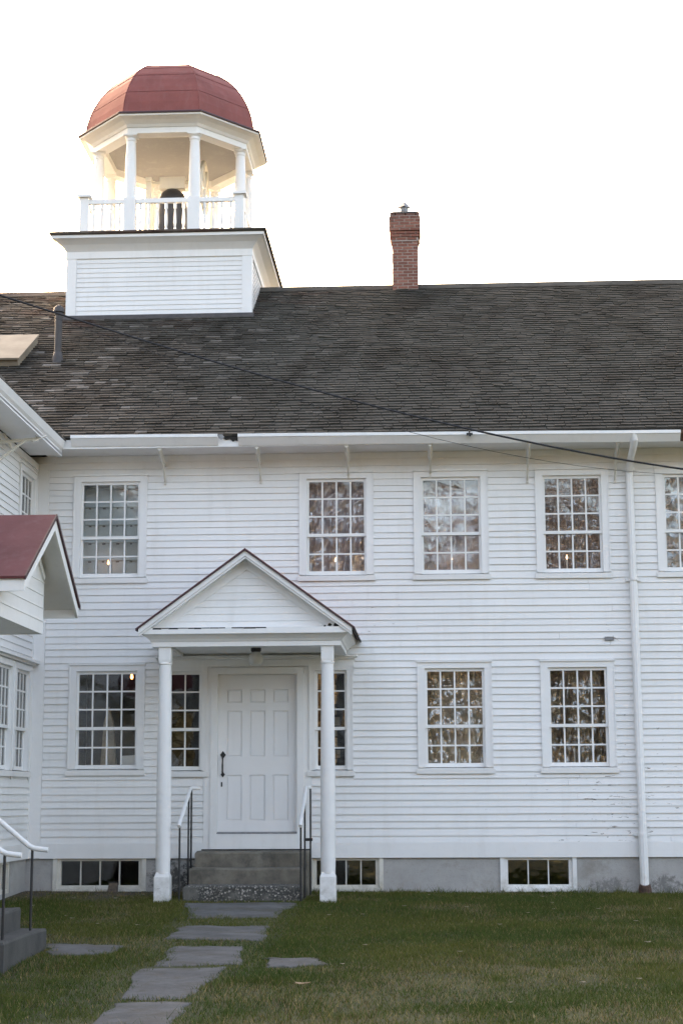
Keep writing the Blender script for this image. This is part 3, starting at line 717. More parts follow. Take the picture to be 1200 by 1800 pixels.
hw.hexa([(XG+.001, -6.45, 3.24), (XG+.02, -6.45, 3.24), (XG+.02, -6.93, 3.56), (XG+.001, -6.93, 3.56), (XG+.001, -6.42, 3.28), (XG+.02, -6.42, 3.28), (XG+.02, -6.93, 3.62), (XG+.001, -6.93, 3.62)])
hw.build('hood_gable', 'trim', wing)
for z in (2.86, 2.98, 3.10, 3.22): MB().box(XG+.0005, XG+.006, -7.95+max(0, (z-2.98))*1.55, -6.385, z, z+.008).build('board_edge', 'trim', wing)
# room behind the wing windows
wm = MB(); wm.box(-8, -7.9, -11, 0, .5, 5.6); wm.box(-7.9, XW-.2, -11, 0, 3.2, 3.3); wm.box(-7.9, XW-.2, -11, 0, .42, .5); wm.box(-7.9, XW-.2, -11, 0, 5.6, 5.65); wm.build('room_walls', 'shelf', wing)

# ------------------------------------------------------------------ belfry on the ridge
BX, BY = -4.295, 6.0; hbw = 1.5
bel = thing('belfry', (BX, BY, 9.0), 'open white octagonal belfry with red dome above the house roof', 'belfry')
T_bel = lambda u, w_, v: (BX+u, BY-hbw-w_, v)
bb = MB(); bb.box(BX-hbw, BX+hbw, BY-hbw, BY+hbw, 8.2, 10.2); bb.build('base', 'paint', bel)
bt = MB()
for sx in (-1, 1):
    for sy in (-1, 1):
        x, y = BX+sx*hbw, BY+sy*hbw
        bt.box(min(x+sx*.024, x-sx*.14), max(x+sx*.024, x-sx*.14), min(y+sy*.024, y+sy*.0005), max(y+sy*.024, y+sy*.0005), 8.3, 9.985)
        bt.box(min(x+sx*.0235, x+sx*.0005), max(x+sx*.0235, x+sx*.0005), min(y+sy*.0, y-sy*.14), max(y+sy*.0, y-sy*.14), 8.3, 9.985)
q = hbw+.026
def frame_ring(mb, r0, r1, z0, z1): # square ring between two half-widths
    mb.box(BX-r1, BX+r1, BY-r1, BY-r0, z0, z1); mb.box(BX-r1, BX+r1, BY+r0, BY+r1, z0, z1); mb.box(BX-r1, BX-r0, BY-r0, BY+r0, z0, z1); mb.box(BX+r0, BX+r1, BY-r0, BY+r0, z0, z1)
frame_ring(bt, hbw+.0005, hbw+.03, 9.986, 10.10)
bt.build('trim_board', 'trim', bel)
for k in range(4):   # clapboards on each side
    ca, sa = math.cos(k*math.pi/2), math.sin(k*math.pi/2)
    def Tk(u, w_, v, ca=ca, sa=sa):
        x, y = u, -hbw-w_; return (BX+ca*x-sa*y, BY+sa*x+ca*y, v)
    n = 19 if k in (0, 1) else 0
    for i in range(n):
        z = 8.46+i*.0803; t = .016
        MB(Tk).hexa([(-hbw+.141, .001, z), (hbw-.141, .001, z), (hbw-.141, t, z), (-hbw+.141, t, z), (-hbw+.141, .001, z+.085), (hbw-.141, .001, z+.085), (hbw-.141, .005, z+.085), (-hbw+.141, .005, z+.085)]).build('clapboard', 'paint', bel)
# cornice: cove profile lofted round the square
def sq(r, z): return [(BX-r, BY-r, z), (BX+r, BY-r, z), (BX+r, BY+r, z), (BX-r, BY+r, z)]
MB().rings([sq(hbw+.03, 10.10), sq(hbw+.05, 10.13), sq(hbw+.11, 10.20), sq(hbw+.20, 10.26), sq(hbw+.235, 10.275), sq(hbw+.235, 10.325)]).build('cornice', 'trim', bel)
MB().rings([sq(hbw+.25, 10.3255), sq(hbw+.275, 10.345), sq(hbw+.275, 10.372), sq(hbw+.2, 10.40)]).build('deck', 'shingle', bel)
y0_, y1_ = BY-hbw-.07, BY-hbw+.01
MB().hexa([(BX-hbw-.06, y0_, zr(y0_)+.005), (BX+hbw+.06, y0_, zr(y0_)+.005), (BX+hbw+.06, y1_, zr(y1_)+.005), (BX-hbw-.06, y1_, zr(y1_)+.005), (BX-hbw-.06, y0_, zr(y0_)+.045), (BX+hbw+.06, y0_, zr(y0_)+.045), (BX+hbw+.06, y1_-.045, zr(y1_)+.06), (BX-hbw-.06, y1_-.045, zr(y1_)+.06)]).build('flashing', 'lead', bel)
AP = 1.29; S8 = math.tan(math.pi/8)
def octo(ap, z, cx=BX, cy=BY):
    r = ap/math.cos(math.pi/8); return [(cx+r*math.cos(math.pi/8+k*math.pi/4)*(.94 if k in (0, 3, 4, 7) else 1.0), cy+r*math.sin(math.pi/8+k*math.pi/4), z) for k in range(8)]
ZD = 10.40; ZT = 12.19
for (x, y, z) in octo(AP, 0):
    c = MB(); c.lathe([(.094, 11.06), (.094, 11.5), (.088, 11.8), (.078, 12.06), (.078, 12.075), (.09, 12.085), (.09, 12.105), (.079, 12.11), (.079, 12.13), (.105, 12.15), (.105, 12.165)], x, y, 18)
    co = c.build('column', 'trim', bel, smooth=True)
    MB().box(x-.10, x+.10, y-.10, y+.10, ZD-.01, 11.075).build('pedestal', 'trim', co)
    MB().box(x-.112, x+.112, y-.112, y+.112, 12.1655, ZT).build('capital', 'trim', co)
# railing: square, newels at the corners, columns standing in the line
HR = AP-.0; s = AP*S8
rail = MB(); newels = []
for k in range(4):
    ca, sa = math.cos(k*math.pi/2), math.sin(k*math.pi/2)
    Tq = lambda u, w_, v, ca=ca, sa=sa: (BX+ca*u-sa*(-HR-w_), BY+sa*u+ca*(-HR-w_), v)
    for a, b, n in ((-HR+.07, -s-.10, 4), (-s+.10, s-.10, 6), (s+.10, HR-.07, 4)):
        ro = MB(Tq).box(a, b, -.035, .035, 11.0, 11.075).build('top_rail', 'trim', bel); MB(Tq).box(a, b, -.025, .025, ZD+.06, ZD+.11).build('bottom_rail', 'trim', bel)
        for i in range(n):
            u = a+(b-a)*(i+.5)/n; x, y, _ = Tq(u, 0, 0)
            MB().lathe([(.024, ZD+.11), (.024, ZD+.16), (.014, ZD+.18), (.026, ZD+.26), (.022, ZD+.36), (.014, ZD+.49), (.025, ZD+.505), (.025, 11.0)], x, y, 8).build('baluster', 'trim', ro)
    x, y, _ = Tq(HR, 0, 0); nw = MB(); nw.box(x-.072, x+.072, y-.072, y+.072, ZD-.01, 11.10); no = nw.build('newel', 'trim', bel)
    MB().box(x-.115, x+.115, y-.115, y+.115, 11.1005, 11.145).build('cap', 'trim', no)
# entablature, ceiling, dome
en = MB(); en.rings([octo(AP-.11, ZT+.0005), octo(AP+.11, ZT), octo(AP+.11, ZT+.095), octo(AP+.13, ZT+.10), octo(AP+.16, ZT+.14), octo(AP+.24, ZT+.19), octo(AP+.33, ZT+.215), octo(AP+.345, ZT+.22), octo(AP+.345, ZT+.25), octo(AP-.11, ZT+.25)], cap=False)
k0 = 0; n_ = 8; en.f += [((9*8+i), (9*8+(i+1) % 8), (i+1) % 8, i) for i in range(8)]
en.build('entablature', 'trim', bel)
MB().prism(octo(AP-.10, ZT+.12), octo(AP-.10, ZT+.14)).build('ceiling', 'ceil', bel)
ZB = ZT+.2505
prof = [(a_, b_*1.035) for a_, b_ in [(AP+.365, 0), (AP+.365, .02), (1.545, .045), (1.53, .10), (1.505, .25), (1.46, .40), (1.395, .55), (1.30, .72), (1.18, .88), (1.04, 1.02), (.86, 1.15), (.6, 1.25), (.3, 1.31), (.05, 1.33)]]
dome = MB().rings([octo(r, ZB+h) for r, h in prof]).build('dome', 'red', bel)
for h0 in (.47, .86, 1.06):
    r0 = float(np.interp(h0, [p_[1] for p_ in prof], [p_[0] for p_ in prof]))+.004
    for k in range(8):
        a0, b0 = octo(r0+.003, ZB+h0)[k], octo(r0+.003, ZB+h0)[(k+1) % 8]; a1, b1 = octo(r0-.008, ZB+h0+.014)[k], octo(r0-.008, ZB+h0+.014)[(k+1) % 8]
        a2, b2 = octo(r0-.03, ZB+h0)[k], octo(r0-.03, ZB+h0)[(k+1) % 8]
        MB().prism([a0, a1, a2], [b0, b1, b2]).build('seam', 'red', dome)
rib = MB()
for k in range(8): rib.tube([octo(r+.002, ZB+h)[k] for r, h in prof[2:]], .009, 6)
rib.build('hip_seam', 'red', dome)
MB().rings([octo(AP+.347, ZT+.2502), octo(AP+.372, ZT+.2502), octo(AP+.372, ZT+.272), octo(AP+.36, ZT+.285)]).build('dome_edge', 'red_dark', bel)
# the bell
bl = thing('bell', (BX-.03, BY, ZD), 'large dark bell hung inside the open belfry', 'bell')
bx = BX-.03
MB().lathe([(.35, 10.84), (.34, 10.88), (.30, 11.0), (.275, 11.2), (.262, 11.38), (.245, 11.52), (.20, 11.63), (.11, 11.70), (.03, 11.715)], bx, BY, 24).build('bell_body', 'bell', bl, smooth=True)
MB().box(bx-.22, bx+.22, BY-.07, BY+.07, 11.715, 11.93).build('yoke', 'cream', bl)
for sx in (-1, 1):
    pf = MB(); x = bx+sx*.40
    pf.prism([(x-.045, BY-.45, ZD), (x-.045, BY-.34, ZD), (x-.045, BY-.06, 11.82), (x-.045, BY-.12, 11.82)], [(x+.045, BY-.45, ZD), (x+.045, BY-.34, ZD), (x+.045, BY-.06, 11.82), (x+.045, BY-.12, 11.82)])
    pf.prism([(x-.045, BY+.34, ZD), (x-.045, BY+.45, ZD), (x-.045, BY+.12, 11.82), (x-.045, BY+.06, 11.82)], [(x+.045, BY+.34, ZD), (x+.045, BY+.45, ZD), (x+.045, BY+.12, 11.82), (x+.045, BY+.06, 11.82)])
    pf.box(x-.05, x+.05, BY-.16, BY+.16, 11.8205, 11.90); pf.box(x-.05, x+.05, BY-.5, BY+.5, ZD+.001, ZD+.12)
    pf.build('frame', 'cream', bl)
    MB().tube([(x, BY, 11.84), (bx+sx*.2, BY, 11.84)], .03, 8).build('axle', 'cream', bl)
wh_ = MB(); xw = bx+.56
P = [(xw, BY+.46*math.cos(t), 11.72+.46*math.sin(t)) for t in [2*math.pi*i/28 for i in range(29)]]
wh_.tube(P, .03, 6)
for i in range(6):
    t = 2*math.pi*i/6; wh_.bar((xw, BY, 11.72), (xw, BY+.46*math.cos(t), 11.72+.46*math.sin(t)), .03)
wh_.build('wheel', 'cream', bl)

# ------------------------------------------------------------------ entry porch
PX = -2.185
por = thing('entry_porch', (PX, -.9, 0), 'gabled entry porch on two slim white columns before the panelled door', 'porch')
for x, zb in ((-3.172, .0), (-1.207, -.01)):
    c = MB(); c.lathe([(.086, .37), (.090, .60), (.088, 1.5), (.076, 2.72), (.073, 2.845), (.083, 2.85), (.083, 2.868), (.075, 2.875)], x, -1.45, 20)
    co = c.build('column', 'paint', por, smooth=True)
    def ps(h, z): return [(x-h, -1.45-h, z), (x+h, -1.45-h, z), (x+h, -1.45+h, z), (x-h, -1.45+h, z)]
    MB().rings([ps(.095, zb), ps(.093, .33), ps(.072, .385)]).build('plinth', 'paint', co, bev=.006)
    MB().rings([ps(.068, 2.865), ps(.074, 2.905), ps(.076, 3.058)]).build('capital', 'paint', co, bev=.005)
be = MB()
be.box(-3.33, -1.04, -1.55, -1.36, 3.0585, 3.115); be.box(-3.33, -3.15, -1.3595, -.11, 3.0585, 3.115); be.box(-1.22, -1.04, -1.3595, -.11, 3.0585, 3.115)
be.box(-3.14, -1.23, -1.355, -.03, 3.095, 3.11)
be.build('beam', 'trim', por)
cn = MB()   # cornice: U-shaped loft, three sides
def U(o_, z): return [(-3.33-o_, -.03, z), (-3.33-o_, -1.55-o_, z), (-1.04+o_, -1.55-o_, z), (-1.04+o_, -.03, z)]
prof_c = [(.002, 3.1155), (.012, 3.12), (.03, 3.145), (.07, 3.18), (.10, 3.198), (.115, 3.202), (.115, 3.275)]
rs = [U(o_, z) for o_, z in prof_c]+[[(-3.2, -.03, 3.275), (-3.2, -1.4, 3.275), (-1.17, -1.4, 3.275), (-1.17, -.03, 3.275)]]
cn.rings(rs, cap=False, closed=False); cn.build('cornice', 'trim', por)
MB().box(-3.19, -1.18, -1.39, -.03, 3.12, 3.13).build('porch_ceiling', 'trim', por)
# pediment
YT = -1.47; AZ = 4.20; LZ = 3.262; HWD = 1.285; ps_ = (AZ-LZ)/HWD
YF = -1.70
def rake(name, mat, d0, d1, y0, y1, ext=0.0, par=por):   # board parallel to the slope, between depths d0..d1 below the roof line (vertical)
    m = MB()
    for s in (-1, 1):
        xa = PX+s*(HWD+ext); za = LZ-ext*ps_
        m.hexa([(xa, y0, za-d1), (PX+s*.0004, y0, AZ-d1), (PX+s*.0004, y1, AZ-d1), (xa, y1, za-d1), (xa, y0, za-d0), (PX+s*.0004, y0, AZ-d0), (PX+s*.0004, y1, AZ-d0), (xa, y1, za-d0)])
    return m.build(name, mat, par)
pr = MB()
for s in (-1, 1):
    xa = PX+s*(HWD+.03); za = LZ-.03*ps_
    pr.hexa([(xa, YF-.03, za), (PX+s*.0004, YF-.03, AZ), (PX+s*.0004, -.022, AZ), (xa, -.022, za), (xa, YF-.03, za+.022), (PX+s*.0004, YF-.03, AZ+.022), (PX+s*.0004, -.022, AZ+.022), (xa, -.022, za+.022)])
pro = pr.build('porch_roof', 'red_dark', por)
ms = MB()
for s in (-1, 1):
    xa = PX+s*(HWD+.035); za = LZ-.035*ps_
    ms.hexa([(xa, YF-.02, za+.0225), (PX+s*.0006, YF-.02, AZ+.0225), (PX+s*.0006, -.023, AZ+.0225), (xa, -.023, za+.0225), (xa, YF-.02, za+.028), (PX+s*.0006, YF-.02, AZ+.03), (PX+s*.0006, -.023, AZ+.03), (xa, -.023, za+.028)])
ms.build('roof_metal', 'red', pro)
jg = MB()
for i in range(14):
    y = -1.7+i*.12; jg.box(PX+HWD+.0305, PX+HWD+.034+random.uniform(0, .014), y, y+.10, LZ-.03+random.uniform(-.008, 0), LZ-.012)
jg.build('curled_roof_edge', 'dark', pro)
rake('rake_fascia', 'trim', .0005, .062, YF-.004, YF+.02)
rake('rake_molding', 'trim', .064, .090, YF+.012, YF+.03)
def clip_tri(d): return AZ-d
tym = MB(); zb = 3.277
def tri(d, y): 
    z = AZ-d; h = (z-zb)/ps_; return [(PX-h, y, zb), (PX+h, y, zb), (PX, y, z)]
tym.prism(tri(.03, YT), tri(.03, YT+.03)); tym.build('tympanum', 'trim', por)
sf = MB()
for s in (-1, 1):
    d0, d1 = .03, .045; za = zb
    for (d, y0, y1, th) in ((.05, YF+.021, YT-.001, .02),):
        h0 = (AZ-d-th-zb)/ps_
        sf.hexa([(PX+s*h0, y0, zb), (PX+s*.0004, y0, AZ-d-th), (PX+s*.0004, y1, AZ-d-th), (PX+s*h0, y1, zb), (PX+s*(h0+.02), y0, zb), (PX+s*.0004, y0, AZ-d), (PX+s*.0004, y1, AZ-d), (PX+s*(h0+.02), y1, zb)])
sf.build('rake_soffit', 'trim', por)
tb = MB()
for s in (-1, 1):
    h0, h1 = (AZ-.20-zb)/ps_, (AZ-.07-zb)/ps_
    tb.hexa([(PX+s*h0, YT-.024, zb), (PX+s*.0004, YT-.024, AZ-.20), (PX+s*.0004, YT-.0005, AZ-.20), (PX+s*h0, YT-.0005, zb), (PX+s*h1, YT-.024, zb), (PX+s*.0004, YT-.024, AZ-.07), (PX+s*.0004, YT-.0005, AZ-.07), (PX+s*h1, YT-.0005, zb)])
tb.build('tympanum_trim', 'trim', por)
z = zb+.004
while z < AZ-.24:
    z1 = min(z+.087, AZ-.205); h0 = (AZ-.20-z)/ps_; h1 = max(.002, (AZ-.20-z1)/ps_)
    MB().hexa([(PX-h0, YT-.0005, z), (PX+h0, YT-.0005, z), (PX+h0, YT-.016, z), (PX-h0, YT-.016, z), (PX-h1, YT-.0005, z1+.003), (PX+h1, YT-.0005, z1+.003), (PX+h1, YT-.006, z1+.003), (PX-h1, YT-.006, z1+.003)]).build('clapboard', 'paint', por)
    z += .087
x = -3.30
while x < -2.0:
    L = random.uniform(.06, .16)
    if random.random() < .8: MB().box(x, x+L, -1.667, -1.6651, 3.266-random.uniform(.0, .010), 3.2752).build('open_seam', 'dark', por)
    x += L+.002
for (x, z, w_, h_) in ((-1.20, 3.30, .05, .035), (-1.13, 3.295, .075, .045), (-1.25, 3.292, .03, .02)):
    MB().prism([(x, YT-.0262, z), (x+w_*.7, YT-.0262, z-.006), (x+w_, YT-.0262, z+h_*.5), (x+w_*.45, YT-.0262, z+h_), (x+w_*.1, YT-.0262, z+h_*.7)], [(x, YT-.0243, z), (x+w_*.7, YT-.0243, z-.006), (x+w_, YT-.0243, z+h_*.5), (x+w_*.45, YT-.0243, z+h_), (x+w_*.1, YT-.0243, z+h_*.7)]).build('rot_hole', 'dark', por)
MB().box(2.27, 2.39, -.034, -.0262, 3.225, 3.275).build('wall_plate', 'galv', house)
lam = thing('porch_lamp', (PX+.05, -.85, 2.9), 'round frosted lamp on black base under the porch ceiling', 'lamp')
MB().lathe([(.065, 3.094), (.065, 3.06), (.05, 3.045)], PX+.05, -.85, 16).build('base', 'iron', lam)
MB().lathe([(.05, 3.046), (.062, 3.03), (.088, 2.98), (.092, 2.95), (.082, 2.905), (.05, 2.88), (.01, 2.872)], PX+.05, -.85, 18).build('globe', 'frost', lam, smooth=True)

# ------------------------------------------------------------------ steps and handrails at the door
stp = thing('entry_steps', (-2.2, -.8, 0), 'worn three-step stone stair leading up to the panelled door', 'steps')
def slab(mb, x0, x1, y0, y1, z0, z1, jit=.012):
    n = 9; top = []; bot = []
    ring = [(x0+(x1-x0)*i/n, y0) for i in range(n)]+[(x1, y0+(y1-y0)*i/4) for i in range(4)]+[(x1-(x1-x0)*i/n, y1) for i in range(n)]+[(x0, y1-(y1-y0)*i/4) for i in range(4)]
    J = [(random.uniform(-jit, jit), random.uniform(-jit, jit), random.uniform(-jit, jit)*.5) for _ in ring]
    rs = [[(x+a, y+b, z0) for (x, y), (a, b, c) in zip(ring, J)], [(x+a*.5, y+b*.7, z1-.02+c) for (x, y), (a, b, c) in zip(ring, J)],
          [(x+(x0+x1)*.5*.0+(.012 if x <= x0+.001 else -.012 if x >= x1-.001 else 0), y+(.014 if y <= y0+.001 else 0), z1+c) for (x, y), (a, b, c) in zip(ring, J)]]
    return mb.rings(rs)
slab(MB(), -2.93, -1.545, -1.42, -.9, -.2, .222).build('tread', 'step_low', stp)
slab(MB(), -2.92, -1.555, -1.02, -.5, -.2, .412).build('tread', 'step', stp)
slab(MB(), -2.905, -1.505, -.66, -.03, -.2, .597).build('tread', 'step', stp)
def handrail(pts, r, posts, label, low=None):
    h = thing('handrail', (posts[0][0], posts[0][1], posts[0][2]), label, 'handrail')
    MB().tube(pts, r, 10).build('rail', 'trim', h, smooth=True)
    for (x, y, z0, z1) in posts: MB().tube([(x, y, z0), (x, y, (z0+z1)/2), (x, y, z1)], .0125, 6).build('post', 'iron', h)
    return h
handrail([(-2.975, -1.52, .92), (-2.975, -1.47, .965), (-2.975, -.62, 1.36), (-2.972, -.55, 1.375), (-2.95, -.42, 1.375), (-2.90, -.33, 1.375)], .024, [(-2.975, -1.46, -.05, .95), (-2.975, -.72, .0, 1.30), (-2.972, -.50, .0, 1.36)], 'iron handrail with white rail left of the stone door steps')
MB().box(-2.9, -1.51, -.075, -.031, .5985, .6115).build('dark_joint', 'dark', stp)
hr = handrail([(-1.53, -1.52, .92), (-1.53, -1.47, .965), (-1.53, -.62, 1.36), (-1.53, -.55, 1.375), (-1.53, -.42, 1.375), (-1.50, -.33, 1.375)], .024, [(-1.53, -1.46, -.05, .95), (-1.53, -.80, .0, 1.27), (-1.485, -.45, .0, 1.36)], 'iron handrail with white rail right of the stone door steps')
MB().box(-1.55, -1.46, -.50, -.43, .72, .755).build('clamp', 'iron', hr)
# steps of the wing's door
ws = thing('side_steps', (-4.2, -6.9, -.2), 'grey concrete steps under the red hood at the left edge', 'steps')
slab(MB(), -4.4, -3.50, -7.68, -6.12, -.5, .085).build('tread', 'step_dark', ws); slab(MB(), -4.4, -3.72, -7.66, -6.2, -.5, .27).build('tread', 'step_dark', ws); slab(MB(), -5.1, -3.98, -7.66, -6.2, -.5, .45).build('tread', 'step_dark', ws)
for y, nm in ((-6.4, 'bent white rail on thin iron post beside the side steps, farther one'), (-7.4, 'bent white rail on thin iron post at the photo left edge, nearer one')):
    dz = 0 if y > -7 else -.015
    handrail([(-3.44, y, .79+dz), (-3.57, y, .805+dz), (-3.62, y, .83+dz), (-3.89, y, 1.05+dz), (-4.35, y, 1.42+dz), (-4.42, y, 1.44+dz), (-4.9, y, 1.44+dz)], .024, [(-3.585, y, .07, .81+dz), (-4.5, y, .44, 1.43+dz)], nm)

# ------------------------------------------------------------------ flagstone path
stones = [[(-2.90, -1.62), (-1.54, -1.64), (-1.68, -3.25), (-2.58, -3.40)], [(-2.55, -4.15), (-1.66, -4.10), (-1.60, -5.42), (-2.52, -5.34)],
          [(-2.38, -5.98), (-1.69, -5.90), (-1.62, -7.25), (-2.30, -7.28)], [(-2.42, -7.42), (-1.70, -7.36), (-1.77, -9.12), (-2.28, -9.16)], [(-2.26, -9.36), (-1.71, -9.30), (-1.75, -10.6), (-2.21, -10.7)],
          [(-1.44, -6.84), (-.96, -6.85), (-.88, -7.25), (-1.34, -7.40)], [(-3.58, -5.80), (-2.83, -5.95), (-2.86, -6.52), (-3.36, -6.62)], [(-2.3, -10.9), (-1.75, -10.8), (-1.75, -12.0), (-2.3, -12.1)]]
pm = MB(); ys = np.linspace(-1.5, -12.2, 60)
path = None
rs = [[(-2.9+.045*(-y), float(y), float(zg(-2.5, y))+.004+.0), (-1.6, float(y), float(zg(-1.7, y))+.004)] for y in ys]
pv = [p for r_ in rs for p in r_]
pm.add(pv, [(2*i, 2*i+1, 2*i+3, 2*i+2) for i in range(len(rs)-1)])
path = pm.build('path', 'soil'); path['kind'] = 'structure'; path['label'] = 'flagstone path from the door across the lawn'
ORG[path.name] = Vector((0, 0, 0))
for st in stones:
    ring = []
    for i in range(4):
        a, b = Vector(st[i]), Vector(st[(i+1) % 4]); 
        for k in range(6):
            p = a.lerp(b, k/6); ring.append((p.x+random.uniform(-.035, .035), p.y+random.uniform(-.05, .05)))
    def rr(s, dz):
        cx = sum(p[0] for p in ring)/24; cy = sum(p[1] for p in ring)/24
        return [(cx+(p[0]-cx)*s, cy+(p[1]-cy)*s, float(zg(cx+(p[0]-cx)*s, cy+(p[1]-cy)*s))+dz+random.uniform(-.002, .002)) for p in ring]
    MB().rings([rr(1.0, -.05), rr(1.0, .006), rr(.96, .014), rr(.72, .018), rr(.45, .020), rr(.2, .020)]).build('flagstone', 'flag', path)

# ------------------------------------------------------------------ cables
def cable(name, pts, r, label):
    P = []
    xs = np.array([p[0] for p in pts]); zs = np.array([p[1] for p in pts]); co = np.polyfit(xs, zs, 3)
    d = lambda x: np.polyval(np.polyder(co), x)
    for x in np.linspace(-13, 13, 80):
        if x < xs[0]: z = np.polyval(co, xs[0])+d(xs[0])*(x-xs[0])
        elif x > xs[-1]: z = np.polyval(co, xs[-1])+d(xs[-1])*(x-xs[-1])
        else: z = np.polyval(co, x)
        P.append((float(x), -2.0, float(z)))
    o = MB().tube(P, r, 6).build(name, 'wire'); return tag(origin_to_base(o), label, 'cable', None)
cable('overhead_cable', [(-5.203, 7.374), (-4.346, 7.081), (-2.169, 6.374), (-.311, 5.798), (1.179, 5.439), (2.119, 5.252), (3.05, 5.059)], .0125, 'thick black cable sagging across the roof and eave')
cable('overhead_wire', [(-5.201, 7.316), (-3.497, 6.70), (-2.168, 6.21), (-.996, 5.80), (.502, 5.40), (3.049, 5.00)], .003, 'thin wire hanging just below the thick black cable')
hk = thing('cable_hook', (.57, -.7, 5.8), 'small dark cable hook fixed on the gutter edge', 'hook')
MB().tube([(.57, -.70, 5.87), (.57, -.74, 5.84), (.56, -.75, 5.80), (.58, -.72, 5.79)], .011, 6).build('hook', 'iron', hk); MB().box(.53, .61, -.735, -.703, 5.80, 5.825).build('plate', 'iron', hk)

# ------------------------------------------------------------------ things behind the windows
def candle(x, z, mat, label, y=.13):
    c = thing('window_candle', (x, y, z), label, 'candle', 'candles standing in the windows')
    MB().lathe([(.035, z-.02), (.035, z), (.012, z+.01), (.0115, z+.17)], x, y, 10).build('stick', 'candle', c)
    MB().lathe([(.006, z+.17), (.014, z+.185), (.012, z+.205), (.002, z+.235)], x, y, 10).build('bulb', mat, c)
candle(-4.20, 4.135, 'glow_candle', 'glowing orange window candle in the pale upstairs window at far left')
candle(-1.19, 4.135, 'glow_soft', 'white window candle in the upstairs window right of the porch gable')
candle(.33, 4.135, 'glow_soft', 'white window candle in the middle upstairs window')
candle(1.83, 4.135, 'glow_soft', 'white window candle in the upstairs window left of the downpipe')
candle(.39, 1.64, 'candle', 'unlit white window candle in the ground floor window right of the porch')
candle(1.86, 1.64, 'candle', 'unlit white window candle in the ground floor window left of the downpipe')
for z0, z1, rng_ in ((4.06, 4.115, ups),): pass
ws_ = MB()
for a, b in ups: ws_.box(a-.06, b+.06, .1, .24, 4.085, 4.114)
for a, b in ((-4.526, -3.79), (-.011, .691), (1.565, 2.256)): ws_.box(a-.06, b+.06, .1, .24, 1.59, 1.619)
ws_.build('inner_sill', 'shelf', house)
def plastic(x0, x1, z0, z1, mat, label, seed, amp=.032, y=.27):
    r = np.random.default_rng(seed); nx_, nz_ = 56, 84
    U_, W_ = np.meshgrid(np.linspace(0, 1, nx_), np.linspace(0, 1, nz_)); d = np.zeros_like(U_)
    for i in range(5):
        a = r.uniform(-.5, .5); fr = r.uniform(2, 6); d += np.abs(np.sin((U_+a*W_)*fr*math.pi+r.uniform(0, 6)))**.6*r.uniform(.3, 1)
    for i in range(14):
        a = r.uniform(0, math.pi); fr = r.uniform(3, 11); d += np.abs(np.sin((U_*math.cos(a)+W_*1.6*math.sin(a))*fr*2+r.uniform(0, 6)))*r.uniform(.05, .45)*(.3+vnoise(U_*4+i, W_*6+seed))
    d = (d-d.mean())/d.std()*amp*.5
    V_ = np.stack([x0+(x1-x0)*U_, y+d, z0+(z1-z0)*W_], -1).reshape(-1, 3)
    I_ = (np.arange(nz_-1)[:, None]*nx_+np.arange(nx_-1)[None]).ravel()
    o = fast_mesh('plastic_sheet', V_, np.stack([I_, I_+1, I_+1+nx_, I_+nx_], 1), mat)
    o.data.polygons.foreach_set('use_smooth', [True]*len(o.data.polygons))
    return tag(origin_to_base(o), label, 'plastic sheet', 'plastic sheets behind the windows')
plastic(-1.6, -.74, 4.12, 5.42, 'film_mauve_reflection', 'crinkled plastic sheet behind the upstairs window right of the porch gable', 3)
plastic(-.1, .755, 4.12, 5.42, 'film_haze', 'smooth hazy plastic sheet behind the middle upstairs window', 4, .010)
plastic(1.485, 2.325, 4.12, 5.42, 'film', 'heavily crumpled plastic sheet behind the upstairs window left of the downpipe', 5, .055)
plastic(3.04, 3.89, 4.12, 5.42, 'film_blue_reflection', 'bluish sheet standing in for the reflection in the upstairs window right of the downpipe', 6, .012)  # sheet added in place of a bluish reflection on the panes
plastic(-.08, .76, 1.63, 2.91, 'film_peach_reflection', 'shiny plastic sheet behind the ground floor window right of the porch', 7, .028)
plastic(1.495, 2.325, 1.63, 2.91, 'film_low', 'shiny plastic sheet behind the ground floor window left of the downpipe', 8, .028)
sh = thing('cubby_shelf', (-4.16, .5, 4.1), 'pale shelf of cubbies behind the upstairs window at far left', 'shelf')
MB().box(-4.75, -3.62, .275, .29, 3.32, 5.5).build('back', 'shelf', sh)
for i in range(7): MB().box(-4.75, -3.62, .235, .2745, 3.9+i*.24, 3.912+i*.24).build('shelf_board', 'shelf', sh)
for i in range(7): MB().box(-4.75+i*.186, -4.738+i*.186, .2355, .2742, 3.32, 5.5).build('divider', 'shelf', sh)
for i in range(2, 6):
    for j in range(1, 5): MB().box(-4.75+j*.186+.065, -4.75+j*.186+.065+random.uniform(.02, .045), .270, .2745, 3.874+i*.24, 3.895+i*.24).build('label_tag', 'label', sh)
lx, ly, lz = (-3.945, .6, 2.835)
lb = thing('ceiling_bulb', (lx, ly, lz), 'bright orange bulb glowing inside the ground floor window at far left', 'light bulb')
MB().lathe([(.008, 3.19), (.008, lz+.07), (.02, lz+.06)], lx, ly, 8).build('cord', 'iron', lb)
MB().lathe([(.010, lz+.06), (.018, lz+.03), (.02, lz+.01), (.013, lz-.008), (.002, lz-.012)], lx, ly, 14).build('bulb', 'glow', lb, smooth=True)
tag(origin_to_base(MB().hexa([(-4.0, .16, 1.66), (-3.80, .15, 1.66), (-3.80, .153, 1.66), (-4.0, .163, 1.66), (-3.98, .17, 1.80), (-3.79, .165, 1.81), (-3.79, .168, 1.81), (-3.98, .173, 1.80)]).build('paper_sheet', 'paper')), 'white paper leaning in the lower corner of the far left ground window', 'paper')
dc = MB()
for i in range(8):
    z0 = 1.62+i*.14; dc.box(-1.34+random.uniform(-.03, .03), -1.17+random.uniform(-.03, .02), .30+i*.004, .305+i*.004, z0, z0+random.uniform(.09, .139))
